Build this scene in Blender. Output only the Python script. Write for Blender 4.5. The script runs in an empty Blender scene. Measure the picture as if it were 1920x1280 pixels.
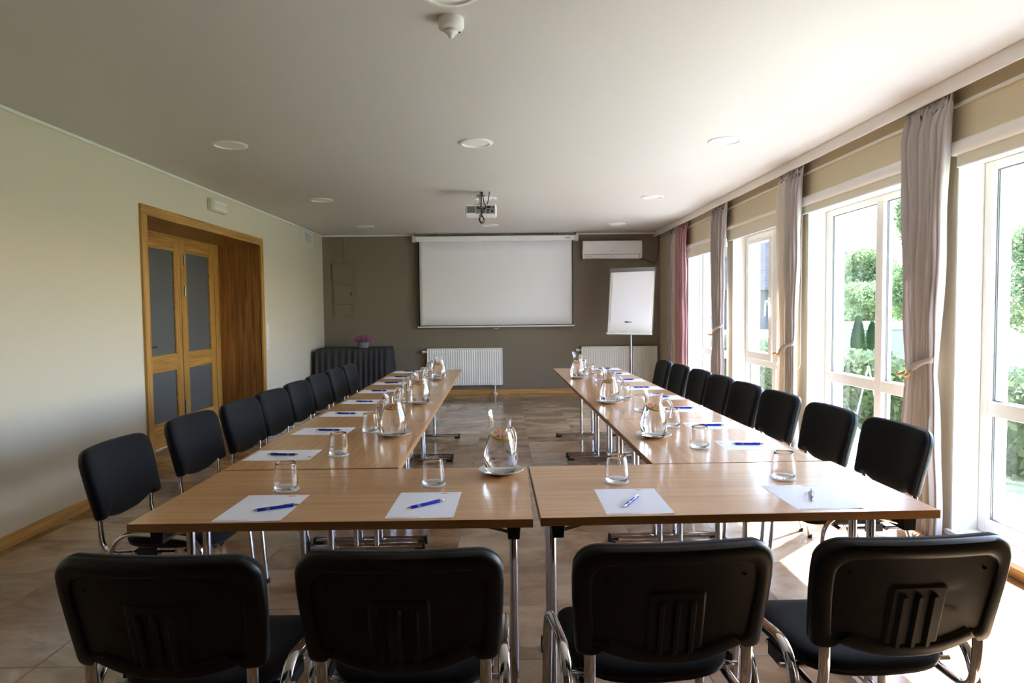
import bpy, bmesh, math, random
from mathutils import Vector, Matrix
PI = math.pi
rnd = random.Random(7)
COL = bpy.context.scene.collection

# ------------------------------------------------------------------ helpers
def V(*a): return Vector(a)
def box(bm, x0, x1, y0, y1, z0, z1, bev=0.0, seg=2):
    old = set(bm.faces)
    g = bmesh.ops.create_cube(bm, size=1.0)
    vs = g['verts']
    for v in vs:
        v.co = Vector(((x0+x1)/2 + v.co.x*(x1-x0), (y0+y1)/2 + v.co.y*(y1-y0), (z0+z1)/2 + v.co.z*(z1-z0)))
    if bev > 0:
        es = list({e for v in vs for e in v.link_edges})
        bmesh.ops.bevel(bm, geom=es, offset=bev, segments=seg, affect='EDGES', profile=0.5)
    for f in bm.faces:
        if f not in old: f.smooth = False
    return vs
def loft(bm, rings, close_u=True, cap0=True, cap1=True, c1=None):
    vr = [[bm.verts.new(p) for p in r] for r in rings]
    n = len(rings[0])
    for a, b in zip(vr, vr[1:]):
        for i in range(n if close_u else n-1):
            j = (i+1) % n
            try: bm.faces.new((a[i], a[j], b[j], b[i])).smooth = True
            except ValueError: pass
    for flag, r in ((cap0, vr[0]), (cap1, vr[-1])):
        if flag and close_u:
            c = bm.verts.new(c1 if (c1 is not None and r is vr[-1]) else sum((v.co for v in r), Vector())/n)
            for i in range(n): bm.faces.new((r[i], r[(i+1) % n], c)).smooth = True
    return vr
def smooth_path(pts, rad, n=6):
    """polyline with its corners rounded"""
    pts = [Vector(p) for p in pts]; out = [pts[0]]
    for i in range(1, len(pts)-1):
        a, b, c = pts[i-1], pts[i], pts[i+1]
        r = min(rad, (a-b).length*.49, (c-b).length*.49)
        p, q = b+(a-b).normalized()*r, b+(c-b).normalized()*r
        for k in range(n+1):
            t = k/n; out.append(p*(1-t)**2 + b*2*t*(1-t) + q*t*t)
    out.append(pts[-1]); return out
def tube(bm, pts, r, n=10, r2=None, side=None):
    """tube along pts; r across the 'side' axis, r2 the other way"""
    pts = [Vector(p) for p in pts]; r2 = r if r2 is None else r2; rings = []
    N = None
    for i, p in enumerate(pts):
        t = (pts[min(i+1, len(pts)-1)] - pts[max(i-1, 0)]).normalized()
        if side is not None: N = Vector(side)
        elif N is None: N = Vector((0, 0, 1)) if abs(t.z) < .9 else Vector((1, 0, 0))
        N = (N - t*N.dot(t)).normalized(); B = t.cross(N)
        rr = r[i] if isinstance(r, (list, tuple)) else r
        q = rr if isinstance(r, (list, tuple)) else r2
        rings.append([p + N*rr*math.cos(2*PI*k/n) + B*q*math.sin(2*PI*k/n) for k in range(n)])
    loft(bm, rings)
def lathe(bm, prof, n=32, c=(0, 0, 0), closed=False):
    """prof = [(r, z)...]; closed joins last to first"""
    rings = []
    for r, z in prof:
        rings.append([Vector((c[0]+max(r, 1e-5)*math.cos(2*PI*k/n), c[1]+max(r, 1e-5)*math.sin(2*PI*k/n), c[2]+z)) for k in range(n)])
    if closed: rings.append(rings[0])
    loft(bm, rings, True, not closed, not closed)
def obj(name, bm, mat, parent=None, smooth=40, loc=None, mw=None):
    bmesh.ops.remove_doubles(bm, verts=bm.verts, dist=1e-6)
    bmesh.ops.recalc_face_normals(bm, faces=bm.faces)
    me = bpy.data.meshes.new(name); bm.to_mesh(me); bm.free()
    for m in (mat if isinstance(mat, (list, tuple)) else [mat]): me.materials.append(m)
    if smooth == 0: me.polygons.foreach_set('use_smooth', [False]*len(me.polygons))
    else:
        if smooth >= 60: me.polygons.foreach_set('use_smooth', [True]*len(me.polygons))
        fl = [p.use_smooth for p in me.polygons]; me.set_sharp_from_angle(angle=math.radians(smooth)); me.polygons.foreach_set('use_smooth', fl)
    o = bpy.data.objects.new(name, me); COL.objects.link(o)
    if parent: o.parent = parent
    if loc: o.location = loc
    return o
def tag(o, label, cat, group=None):
    o['label'] = label; o['category'] = cat
    if group: o['group'] = group
    return o
def thing(name, label, cat, loc=(0, 0, 0), rz=0.0, group=None):
    o = bpy.data.objects.new(name, None); COL.objects.link(o)
    o.empty_display_size = .1
    o.location = loc; o.rotation_euler = (0, 0, rz)
    return tag(o, label, cat, group)
def struct(name, bm, m, parent=None, smooth=30):
    o = obj(name, bm, m, parent, smooth)
    if not parent: o['kind'] = 'structure'
    return o
def copy_tree(o, parent=None):
    c = o.copy(); COL.objects.link(c); c.parent = parent
    for ch in list(o.children): copy_tree(ch, c)
    return c
def dup(root, loc, rz, label, group=None):
    r = copy_tree(root); r.location = loc; r.rotation_euler = (0, 0, rz)
    r['label'] = label
    if group: r['group'] = group
    return r
def B(): return bmesh.new()

# ------------------------------------------------------------------ materials
def srgb(r, g, b):
    f = lambda c: (c/255/12.92) if c/255 <= .04045 else ((c/255+.055)/1.055)**2.4
    return (f(r), f(g), f(b), 1)
def mat(name, col, rough=.5, metal=0.0, spec=.5, **k):
    m = bpy.data.materials.new(name); m.use_nodes = True
    b = m.node_tree.nodes['Principled BSDF']
    b.inputs['Base Color'].default_value = col; b.inputs['Roughness'].default_value = rough
    b.inputs['Metallic'].default_value = metal; b.inputs['Specular IOR Level'].default_value = spec
    for kk, v in k.items(): b.inputs[kk.replace('_', ' ')].default_value = v
    return m
def nodes(m): return m.node_tree.nodes, m.node_tree.links, m.node_tree.nodes['Principled BSDF']
def bump(m, scale, strength, dist=.002, detail=4, vec=None, kind='NOISE'):
    N, L, b = nodes(m)
    tc = N.new('ShaderNodeTexCoord'); mp = N.new('ShaderNodeMapping')
    L.new(tc.outputs['Object'], mp.inputs['Vector'])
    if vec: mp.inputs['Scale'].default_value = vec
    t = N.new('ShaderNodeTexNoise'); t.inputs['Scale'].default_value = scale; t.inputs['Detail'].default_value = detail
    L.new(mp.outputs['Vector'], t.inputs['Vector'])
    bp = N.new('ShaderNodeBump'); bp.inputs['Strength'].default_value = strength; bp.inputs['Distance'].default_value = dist
    L.new(t.outputs['Fac'], bp.inputs['Height']); L.new(bp.outputs['Normal'], b.inputs['Normal'])
    return t
def mottle(m, c1, c2, scale, vec=(1, 1, 1), detail=5, lo=.35, hi=.65, dist=0.0, coord='Object'):
    N, L, b = nodes(m)
    tc = N.new('ShaderNodeTexCoord'); mp = N.new('ShaderNodeMapping'); mp.inputs['Scale'].default_value = vec
    L.new(tc.outputs[coord], mp.inputs['Vector'])
    t = N.new('ShaderNodeTexNoise'); t.inputs['Scale'].default_value = scale; t.inputs['Detail'].default_value = detail
    t.inputs['Distortion'].default_value = dist
    L.new(mp.outputs['Vector'], t.inputs['Vector'])
    r = N.new('ShaderNodeValToRGB'); r.color_ramp.elements[0].position = lo; r.color_ramp.elements[1].position = hi
    r.color_ramp.elements[0].color = c1; r.color_ramp.elements[1].color = c2
    L.new(t.outputs['Fac'], r.inputs['Fac']); L.new(r.outputs['Color'], b.inputs['Base Color'])
    return r
M = {}
M['ceiling'] = mat('ceiling_paint', srgb(210, 207, 202), .55); bump(M['ceiling'], 60, .05)
M['wall_l'] = mat('cream_wallpaper', srgb(216, 208, 192), .6); bump(M['wall_l'], 90, .25, vec=(1, .3, 1))
M['wall_b'] = mat('taupe_wallpaper', srgb(128, 117, 100), .6); bump(M['wall_b'], 120, .25, vec=(1, 1, .3))
M['wall_r'] = mat('khaki_wallpaper', srgb(222, 209, 178), .6); bump(M['wall_r'], 90, .2)
M['wall_out'] = mat('outside_render', srgb(225, 223, 215), .8)
M['white'] = mat('white_gloss_paint', srgb(240, 239, 236), .3)
M['reveal'] = mat('white_reveal_paint', srgb(236, 236, 232), .5)
M['cream'] = mat('cream_plastic', srgb(222, 215, 196), .4)
M['radiator'] = mat('radiator_enamel', srgb(247, 247, 244), .3)
M['whiteplastic'] = mat('white_plastic', srgb(242, 242, 240), .35)
M['greyplastic'] = mat('grey_plastic', srgb(120, 120, 120), .4)
M['black'] = mat('black_plastic', srgb(4, 4, 4), .38, 0, .3); bump(M['black'], 900, .25, .0005)
M['rubber'] = mat('black_rubber', srgb(12, 12, 12), .6)
M['chrome'] = mat('chrome', srgb(205, 205, 208), .1, 1.0)
M['alu'] = mat('brushed_aluminium', srgb(165, 168, 172), .35, 1.0)
M['steel'] = mat('satin_steel', srgb(140, 140, 140), .3, 1.0)
M['fabric'] = mat('charcoal_weave', srgb(26, 28, 36), .9, 0, .25, Sheen_Weight=.05); mottle(M['fabric'], srgb(5, 6, 9), srgb(19, 21, 29), 700, detail=2); bump(M['fabric'], 800, .4, .001)
M['paper'] = mat('white_paper', srgb(246, 247, 255), .6)
M['coaster'] = mat('embossed_paper', srgb(242, 243, 250), .7); bump(M['coaster'], 500, .5, .0006)
M['ink'] = mat('grey_print', srgb(150, 152, 165), .7)
M['orange'] = mat('orange_print', srgb(222, 150, 105), .7)
M['navy'] = mat('navy_print', srgb(40, 55, 130), .6)
M['penblue'] = mat('blue_lacquer', srgb(20, 42, 190), .22, .35)
M['porcelain'] = mat('porcelain', srgb(236, 233, 225), .12, Coat_Weight=.5)
M['screen'] = mat('projection_cloth', srgb(240, 241, 246), .9)
M['skirt'] = mat('charcoal_table_skirt', srgb(52, 50, 54), .85); bump(M['skirt'], 500, .3, .001)
M['tabletopcloth'] = mat('charcoal_cloth', srgb(58, 56, 60), .85)
M['pot'] = mat('grey_pot', srgb(128, 130, 136), .6)
M['heather'] = mat('pink_heather', srgb(165, 85, 140), .7); mottle(M['heather'], srgb(110, 50, 100), srgb(200, 120, 170), 60, detail=1)
M['leafdark'] = mat('dark_leaf', srgb(50, 70, 45), .6)
M['wood_bead'] = mat('wooden_bead', srgb(200, 160, 100), .4)
M['frosted'] = mat('frosted_door_glass', srgb(96, 100, 104), .45)
M['roof'] = mat('roof_tiles', srgb(120, 124, 132), .85, 0, .04)
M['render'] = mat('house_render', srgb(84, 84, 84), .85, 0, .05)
M['darkglass'] = mat('house_window_glass', srgb(60, 75, 95), .1)
M['tank'] = mat('pale_tank_plastic', srgb(120, 134, 148), .5)
M['bark'] = mat('bark', srgb(105, 92, 78), .9)
M['flesh'] = mat('grapefruit_flesh', srgb(226, 72, 52), .35); mottle(M['flesh'], srgb(214, 52, 40), srgb(240, 120, 90), 90, detail=2)
M['rind'] = mat('yellow_rind', srgb(238, 208, 30), .4)
M['pith'] = mat('pale_pith', srgb(244, 226, 180), .6)
M['red'] = mat('red_marker', srgb(190, 50, 40), .4); M['green'] = mat('green_marker', srgb(30, 140, 80), .4)
M['cable'] = mat('cable_sheath', srgb(14, 14, 14), .5)
M['browncable'] = mat('painted_cable', srgb(88, 70, 58), .6)

def wood(name, c1, c2, axis='X', scale=1.0, rough=.35, figure=0.0, coat=0.0):
    m = mat(name, c1, rough, Coat_Weight=coat, Coat_Roughness=.13)
    N, L, b = nodes(m)
    tc = N.new('ShaderNodeTexCoord'); mp = N.new('ShaderNodeMapping')
    s = {'X': (.6, 14, 14), 'Y': (14, .6, 14), 'Z': (14, 14, .6)}[axis]
    mp.inputs['Scale'].default_value = tuple(v*scale for v in s)
    L.new(tc.outputs['Object'], mp.inputs['Vector'])
    t = N.new('ShaderNodeTexNoise'); t.inputs['Scale'].default_value = 3.0; t.inputs['Detail'].default_value = 8
    t.inputs['Distortion'].default_value = figure
    L.new(mp.outputs['Vector'], t.inputs['Vector'])
    r = N.new('ShaderNodeValToRGB'); r.color_ramp.elements[0].position = .36; r.color_ramp.elements[1].position = .64
    r.color_ramp.elements[0].color = c1; r.color_ramp.elements[1].color = c2
    L.new(t.outputs['Fac'], r.inputs['Fac']); L.new(r.outputs['Color'], b.inputs['Base Color'])
    return m
M['beech'] = wood('beech_laminate', srgb(196, 143, 94), srgb(211, 162, 112), 'X', 1.0, .33, coat=.6)
M['beech_y'] = wood('beech_laminate_lengthwise', srgb(196, 143, 94), srgb(211, 162, 112), 'X', 1.0, .33, coat=.6)
M['edge'] = wood('beech_edge', srgb(150, 104, 60), srgb(172, 124, 76), 'X', 1.0, .4)
M['oak_v'] = wood('honey_veneer_upright', srgb(170, 122, 56), srgb(202, 156, 84), 'Z', 1.0, .38, .4)
M['oak_h'] = wood('honey_veneer_level', srgb(164, 114, 50), srgb(204, 156, 84), 'Y', 1.0, .38, .4)
M['oak_dark'] = wood('brown_veneer_lining', srgb(128, 82, 36), srgb(176, 124, 66), 'Z', .5, .4, 1.5)
M['base_y'] = wood('honey_skirting', srgb(184, 134, 70), srgb(212, 164, 96), 'Y', 1.0, .35)
M['base_x'] = wood('honey_skirting_across', srgb(184, 134, 70), srgb(212, 164, 96), 'X', 1.0, .35)

def clear_glass():
    m = bpy.data.materials.new('window_glass'); m.use_nodes = True
    N, L = m.node_tree.nodes, m.node_tree.links
    N.remove(N['Principled BSDF']); out = N['Material Output']
    tr = N.new('ShaderNodeBsdfTransparent'); tr.inputs['Color'].default_value = (.96, .97, .97, 1)
    gl = N.new('ShaderNodeBsdfGlossy'); gl.inputs['Roughness'].default_value = .02
    lw = N.new('ShaderNodeLayerWeight'); lw.inputs['Blend'].default_value = .5
    pw = N.new('ShaderNodeMath'); pw.operation = 'POWER'; pw.inputs[1].default_value = 5; L.new(lw.outputs['Facing'], pw.inputs[0])
    fr = N.new('ShaderNodeMath'); fr.operation = 'MULTIPLY_ADD'; fr.inputs[1].default_value = .8; fr.inputs[2].default_value = .035; L.new(pw.outputs[0], fr.inputs[0])
    mx = N.new('ShaderNodeMixShader'); L.new(fr.outputs[0], mx.inputs[0]); L.new(tr.outputs[0], mx.inputs[1]); L.new(gl.outputs[0], mx.inputs[2])
    L.new(mx.outputs[0], out.inputs['Surface']); return m
M['glass'] = clear_glass()
M['tumbler'] = mat('drinking_glass', (1, 1, 1, 1), 0.0, 0, .5, Transmission_Weight=1.0, IOR=1.45)
M['water'] = mat('water', (1, 1, 1, 1), 0.0, 0, .5, Transmission_Weight=1.0, IOR=1.33)

def floor_mat():
    m = mat('brown_stone_tiles', (1, 1, 1, 1), .2); N, L, b = nodes(m)
    tc = N.new('ShaderNodeTexCoord'); mp = N.new('ShaderNodeMapping')
    mp.inputs['Location'].default_value = (FX, FY, 0)
    L.new(tc.outputs['Object'], mp.inputs['Vector'])
    br = N.new('ShaderNodeTexBrick'); br.offset = 0; br.squash = 1
    for k, v in dict(Scale=1.0).items(): br.inputs[k].default_value = v
    br.inputs['Brick Width'].default_value = TW; br.inputs['Row Height'].default_value = TD
    br.inputs['Mortar Size'].default_value = .0026; br.inputs['Mortar Smooth'].default_value = .1; br.inputs['Bias'].default_value = 0
    br.inputs['Color1'].default_value = (0, 0, 0, 1); br.inputs['Color2'].default_value = (1, 1, 1, 1); br.inputs['Mortar'].default_value = (.5, .5, .5, 1)
    L.new(mp.outputs['Vector'], br.inputs['Vector'])
    # each tile shifts its own cloud pattern
    vm = N.new('ShaderNodeVectorMath'); vm.operation = 'SCALE'; vm.inputs['Scale'].default_value = 9.0
    L.new(br.outputs['Color'], vm.inputs[0])
    va = N.new('ShaderNodeVectorMath'); va.operation = 'ADD'; L.new(vm.outputs[0], va.inputs[1])
    mp2 = N.new('ShaderNodeMapping'); mp2.inputs['Scale'].default_value = (1.2, 2.0, 1); L.new(tc.outputs['Object'], mp2.inputs['Vector'])
    L.new(mp2.outputs['Vector'], va.inputs[0])
    n1 = N.new('ShaderNodeTexNoise'); n1.inputs['Scale'].default_value = 1.5; n1.inputs['Detail'].default_value = 9; n1.inputs['Roughness'].default_value = .62; n1.inputs['Distortion'].default_value = .8
    L.new(va.outputs[0], n1.inputs['Vector'])
    r = N.new('ShaderNodeValToRGB'); e = r.color_ramp.elements
    e[0].position = .30; e[0].color = srgb(124, 92, 65); e[1].position = .74; e[1].color = srgb(202, 174, 142)
    e.new(.44).color = srgb(150, 118, 88); e.new(.56).color = srgb(174, 145, 113)
    L.new(n1.outputs['Fac'], r.inputs['Fac'])
    hs = N.new('ShaderNodeHueSaturation'); L.new(r.outputs['Color'], hs.inputs['Color'])
    mr = N.new('ShaderNodeMapRange'); mr.inputs['To Min'].default_value = .86; mr.inputs['To Max'].default_value = 1.1
    L.new(br.outputs['Color'], mr.inputs['Value']); L.new(mr.outputs[0], hs.inputs['Value'])
    mx = N.new('ShaderNodeMixRGB'); L.new(br.outputs['Fac'], mx.inputs['Fac']); L.new(hs.outputs['Color'], mx.inputs['Color1']); mx.inputs['Color2'].default_value = srgb(92, 78, 64)
    L.new(mx.outputs['Color'], b.inputs['Base Color'])
    rr = N.new('ShaderNodeMapRange'); rr.inputs['To Min'].default_value = .10; rr.inputs['To Max'].default_value = .20
    L.new(n1.outputs['Fac'], rr.inputs['Value']); mm = N.new('ShaderNodeMath'); mm.operation = 'MULTIPLY_ADD'; mm.inputs[1].default_value = .5
    L.new(br.outputs['Fac'], mm.inputs[0]); L.new(rr.outputs[0], mm.inputs[2]); L.new(mm.outputs[0], b.inputs['Roughness'])
    bp = N.new('ShaderNodeBump'); bp.inputs['Strength'].default_value = .3; bp.inputs['Distance'].default_value = .002; bp.invert = True
    L.new(br.outputs['Fac'], bp.inputs['Height']); L.new(bp.outputs['Normal'], b.inputs['Normal'])
    return m
TW, TD = .515, .473
FX, FY = -.227+TW*20, -5.83+TD*40
M['floor'] = floor_mat()
def cloth(name, col, trans=.2):
    m = mat(name, col, .9, Sheen_Weight=.2); N, L, b = nodes(m); out = N['Material Output']
    tl = N.new('ShaderNodeBsdfTranslucent'); tl.inputs['Color'].default_value = col
    mx = N.new('ShaderNodeMixShader'); mx.inputs[0].default_value = trans
    L.new(b.outputs[0], mx.inputs[1]); L.new(tl.outputs[0], mx.inputs[2]); L.new(mx.outputs[0], out.inputs['Surface'])
    bump(m, 300, .3, .001, vec=(1, 1, .2)); return m
M['curtain'] = cloth('mauve_linen', srgb(196, 189, 189))
M['curtain_light'] = cloth('cream_linen', srgb(232, 224, 214), .2)
M['curtain_pink'] = cloth('rose_linen', srgb(206, 164, 174), .25)
M['blind'] = cloth('cream_roller_fabric', srgb(234, 228, 212), .15)
def leafmat(name, c1, c2):
    m = mat(name, c1, .7, 0, .1); mottle(m, c1, c2, 1.3, detail=6); N, L, b = nodes(m); out = N['Material Output']
    tl = N.new('ShaderNodeBsdfTranslucent'); tl.inputs['Color'].default_value = c2
    mx = N.new('ShaderNodeMixShader'); mx.inputs[0].default_value = .4
    L.new(b.outputs[0], mx.inputs[1]); L.new(tl.outputs[0], mx.inputs[2]); L.new(mx.outputs[0], out.inputs['Surface']); return m
M['leaf'] = leafmat('birch_leaves', srgb(84, 104, 74), srgb(132, 150, 96))
M['leaf2'] = leafmat('shrub_leaves', srgb(60, 76, 54), srgb(94, 110, 74))
M['thuja'] = leafmat('thuja_needles', srgb(40, 60, 42), srgb(80, 104, 62))
M['grass'] = mat('meadow_grass', srgb(120, 150, 75), .9); mottle(M['grass'], srgb(88, 108, 62), srgb(160, 164, 140), 5, detail=8)
M['bounce'] = mat('pale_bounce', srgb(206, 206, 206), .8)  # pale surface of the added light-bouncing strip

# ------------------------------------------------------------------ room shell
XL, XR, YB, YF, ZC = -2.937, 2.53, 10.78, -2.6, 2.59
XO = 2.83                                        # outer face of the window wall
b = B(); box(b, -4.2, XO, YF-.2, YB+.2, -.12, 0); struct('floor', b, M['floor'])
b = B(); box(b, -3.6, XO, YF-.2, YB+.2, ZC, ZC+.15); struct('ceiling', b, M['ceiling'])
b = B(); box(b, -3.6, XO, YB, YB+.2, -.05, ZC+.02); struct('wall_back', b, M['wall_b'])
b = B(); box(b, -3.6, XO, YF-.2, YF, -.05, ZC+.02); struct('wall_front', b, M['wall_b'])
DY0, DY1, DZ = 5.475, 8.02, 2.18                 # clear opening of the door recess
b = B()
box(b, XL-.16, XL, YF, DY0, -.05, ZC+.01); box(b, XL-.16, XL, DY1, YB, -.05, ZC+.01); box(b, XL-.16, XL, DY0, DY1, DZ, ZC+.01)
struct('wall_left', b, M['wall_l'])
# window wall with five openings
WIN = [(2.11, 3.69), (3.93, 5.51), (5.78, 7.335), (7.53, 9.11)]
WZ0, WZ1 = .085, 2.145
b = B(); ys = [YF] + [v+(-.012 if k == 0 else .012) for w in WIN for k, v in enumerate(w)] + [YB]
for i in range(0, len(ys), 2): box(b, XR, XO, ys[i], ys[i+1], -.05, ZC+.01)
for w in WIN: box(b, XR, XO, w[0]-.012, w[1]+.012, -.05, WZ0-.03); box(b, XR, XO, w[0]-.012, w[1]+.012, WZ1+.012, ZC+.01)
struct('wall_right', b, M['wall_r'])

def window(n, y0, y1, style):
    xf0, xf1 = 2.675, 2.745
    z0, z1 = WZ0, WZ1
    fr = B(); w = .06; ym = (y0+y1)/2; tz0, tz1 = .745, .825
    for a in ((y0, y0+w), (y1-w, y1)): box(fr, xf0, xf1, a[0], a[1], z0, z1, .004)
    box(fr, xf0, xf1, y0+w, y1-w, z0, z0+.075, .004); box(fr, xf0, xf1, y0+w, y1-w, z1-.045, z1, .004)
    box(fr, xf0, xf1, ym-.045, ym+.045, z0+.075, z1-.045, .004)
    for a in ((y0+w, ym-.045), (ym+.045, y1-w)): box(fr, xf0, xf1, a[0], a[1], tz0, tz1, .004)
    root = struct('window_%d' % n, fr, M['white'])
    rv = B(); t = .012
    for xa, xb in ((XR-.001, xf0), (xf1, XO+.002)):
        box(rv, xa, xb, y0-.012, y0, z0-.002, z1+t); box(rv, xa, xb, y1, y1+.012, z0-.002, z1+t); box(rv, xa, xb, y0, y1, z1, z1+t)
    obj('reveal', rv, M['reveal'], root)
    sl = B(); box(sl, XR-.025, xf0, y0-.03, y1+.03, z0-.03, z0-.001, .004); box(sl, xf1, XO+.05, y0, y1, z0-.03, z0-.002); obj('sill', sl, M['white'], root)
    cells = [(y0+w, ym-.045), (ym+.045, y1-w)]
    for ci, (a, c) in enumerate(cells):
        for (za, zb) in ((z0+.075, tz0), (tz1, z1-.045)):
            if style == 'casement' and za > .5:
                s = B(); k = .062
                for q in ((a-.012, a+k), (c-k, c+.012)): box(s, xf0-.018, xf1-.02, q[0], q[1], za-.012, zb+.012, .004)
                box(s, xf0-.018, xf1-.02, a+k, c-k, za-.012, za+k, .004); box(s, xf0-.018, xf1-.02, a+k, c-k, zb-k, zb+.012, .004)
                so = obj('sash', s, M['white'], root)
                p = B(); box(p, 2.708, 2.712, a+k-.004, c-k+.004, za+k-.004, zb-k+.004); obj('pane', p, M['glass'], so)
                if ci == 1:
                    h = B(); yy = a+.028
                    box(h, xf0-.034, xf0-.016, yy-.014, yy+.014, 1.38, 1.46, .004)
                    tube(h, smooth_path([(xf0-.03, yy, 1.42), (xf0-.062, yy, 1.42), (xf0-.066, yy+.01, 1.27)], .02), .011, 8)
                    obj('handle', h, M['white'], so)
            else:
                p = B(); box(p, 2.708, 2.712, a-.005, c+.005, za-.005, zb+.005); obj('pane', p, M['glass'], root)
                g = B(); k = .007
                for xg in (2.7035, 2.7125):
                    for q in ((a, a+k), (c-k, c)): box(g, xg, xg+.004, q[0], q[1], za, zb)
                    box(g, xg, xg+.004, a+k, c-k, za, za+k); box(g, xg, xg+.004, a+k, c-k, zb-k, zb)
                obj('seal', g, M['greyplastic'], root)
    return root
for i, w in enumerate(WIN): window(i+1, w[0], w[1], 'casement' if i == 2 else 'fixed')

# skirting, cornice, curtain box
b = B(); box(b, XL, XL+.014, YF, DY0-.085, 0, .078, .003); box(b, XL, XL+.014, DY1+.085, YB, 0, .078, .003); struct('baseboard_left', b, M['base_y'])
b = B(); box(b, XL+.014, XR-.014, YB-.014, YB, 0, .066, .003); struct('baseboard_back', b, M['base_x'])
b = B(); box(b, XR-.014, XR, YF, YB-.014, 0, .055, .003); struct('baseboard_right', b, M['base_y'])
b = B(); box(b, XL, XL+.022, YF, YB, ZC-.022, ZC, .006); struct('trim_1', b, M['white'])
b = B(); box(b, XL+.022, XR-.11, YB-.022, YB, ZC-.022, ZC, .006); struct('trim_2', b, M['white'])
b = B(); box(b, 2.42, 2.434, YF, YB, 2.508, ZC, .003); struct('trim_3', b, M['white'])
b = B(); box(b, 2.45, 2.475, YF, YB, 2.565, ZC, .003); box(b, 2.487, 2.512, YF, YB, 2.565, ZC, .003)
tag(obj('curtain_rail', b, M['white']), 'white double curtain rail under the ceiling along the window wall', 'curtain rail')
b = B(); box(b, XR-.02, XR, YF, YB, 2.455, 2.475, .004); struct('trim_4', b, M['white'])

# ------------------------------------------------------------------ door recess
DX = -3.43
b = B()
t = .02
box(b, DX-.1, XL, DY0, DY0+t-.02+.012, 0, DZ); box(b, DX-.1, XL, DY1-.012, DY1, 0, DZ); 
struct('trim_5', b, M['oak_dark'])
b = B(); box(b, DX-.1, XL, DY0+.012, DY1-.012, DZ-.012, DZ); struct('trim_6', b, M['oak_dark'])
b = B(); a = .082
box(b, XL-.01, XL+.022, DY0-a+.01, DY0+.012, 0, DZ-.012, .003); box(b, XL-.01, XL+.022, DY1-.012, DY1+a-.01, 0, DZ-.012, .003); struct('trim_7', b, M['oak_v'])
b = B(); box(b, XL-.01, XL+.022, DY0-a+.01, DY1+a-.01, DZ-.012, DZ+.072, .003); struct('trim_9', b, M['oak_h'])
b = B(); box(b, -4.15, -3.95, 4.6, 9, -.05, 2.7); struct('wall_hallway', b, M['wall_l'])
def door(n, ya, yb, handle=None, hinges=()):
    z0, z1 = .028, DZ-.03; s0, s1 = .115, .115
    f = B(); x0, x1 = DX-.045, DX
    box(f, x0, x1, ya, ya+s0, z0, z1, .003); box(f, x0, x1, yb-s1, yb, z0, z1, .003)
    root = struct('door_%d' % n, f, M['oak_v'])
    r = B()
    for za, zb in ((z0, .265), (.79, .938), (2.02, z1)): box(r, x0+.001, x1-.001, ya+s0, yb-s1, za, zb, .003)
    obj('rail', r, M['oak_h'], root)
    for za, zb in ((.265, .79), (.938, 2.02)):
        p = B(); box(p, DX-.026, DX-.018, ya+s0-.006, yb-s1+.006, za-.006, zb+.006); obj('pane', p, M['frosted'], root)
        g = B(); k = .012
        for q in ((ya+s0, ya+s0+k), (yb-s1-k, yb-s1)): box(g, DX-.018, DX-.004, q[0], q[1], za, zb)
        box(g, DX-.018, DX-.004, ya+s0+k, yb-s1-k, za, za+k); box(g, DX-.018, DX-.004, ya+s0+k, yb-s1-k, zb-k, zb)
        obj('glazing_bead', g, M['oak_h'], root)
    if handle:
        h = B(); box(h, DX, DX+.008, handle-.02, handle+.02, .93, 1.12, .003); tube(h, smooth_path([(DX+.005, handle, 1.04), (DX+.055, handle, 1.04), (DX+.055, handle+.11, 1.04)], .015), .009, 8)
        obj('door_handle', h, M['steel'], root)
    for hy, hz in hinges:
        h = B(); tube(h, [(DX+.007, hy, hz-.055), (DX+.007, hy, hz+.055)], .009, 10); obj('hinge', h, M['steel'], root)
    return root
door(1, 7.09, 7.885, hinges=[(7.155, 1.93), (7.15, 1.60)])
door(2, 6.27, 7.07, handle=6.34)
door(3, 5.50, 6.25)
b = B(); box(b, DX-.06, DX+.004, 7.892, DY1-.012, 0, DZ-.012, .002); box(b, DX-.06, DX+.004, DY0+.012, 7.892, DZ-.028, DZ-.012, .002); struct('trim_8', b, M['oak_v'])
b = B(); tube(b, [(DX+.012, 7.075, .30), (DX+.012, 7.075, .43)], .008, 8); box(b, DX+.001, DX+.006, 7.063, 7.087, .28, .45)
tag(obj('door_bolt', b, M['steel']), 'small steel bolt low on the joint between the glazed doors', 'door bolt')
b = B(); box(b, DX-.03, DX+.03, DY0+.012, DY1-.012, 0, .006); tag(obj('floor_track', b, M['steel']), 'dark metal track set in the floor under the glazed folding doors', 'door track')

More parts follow.
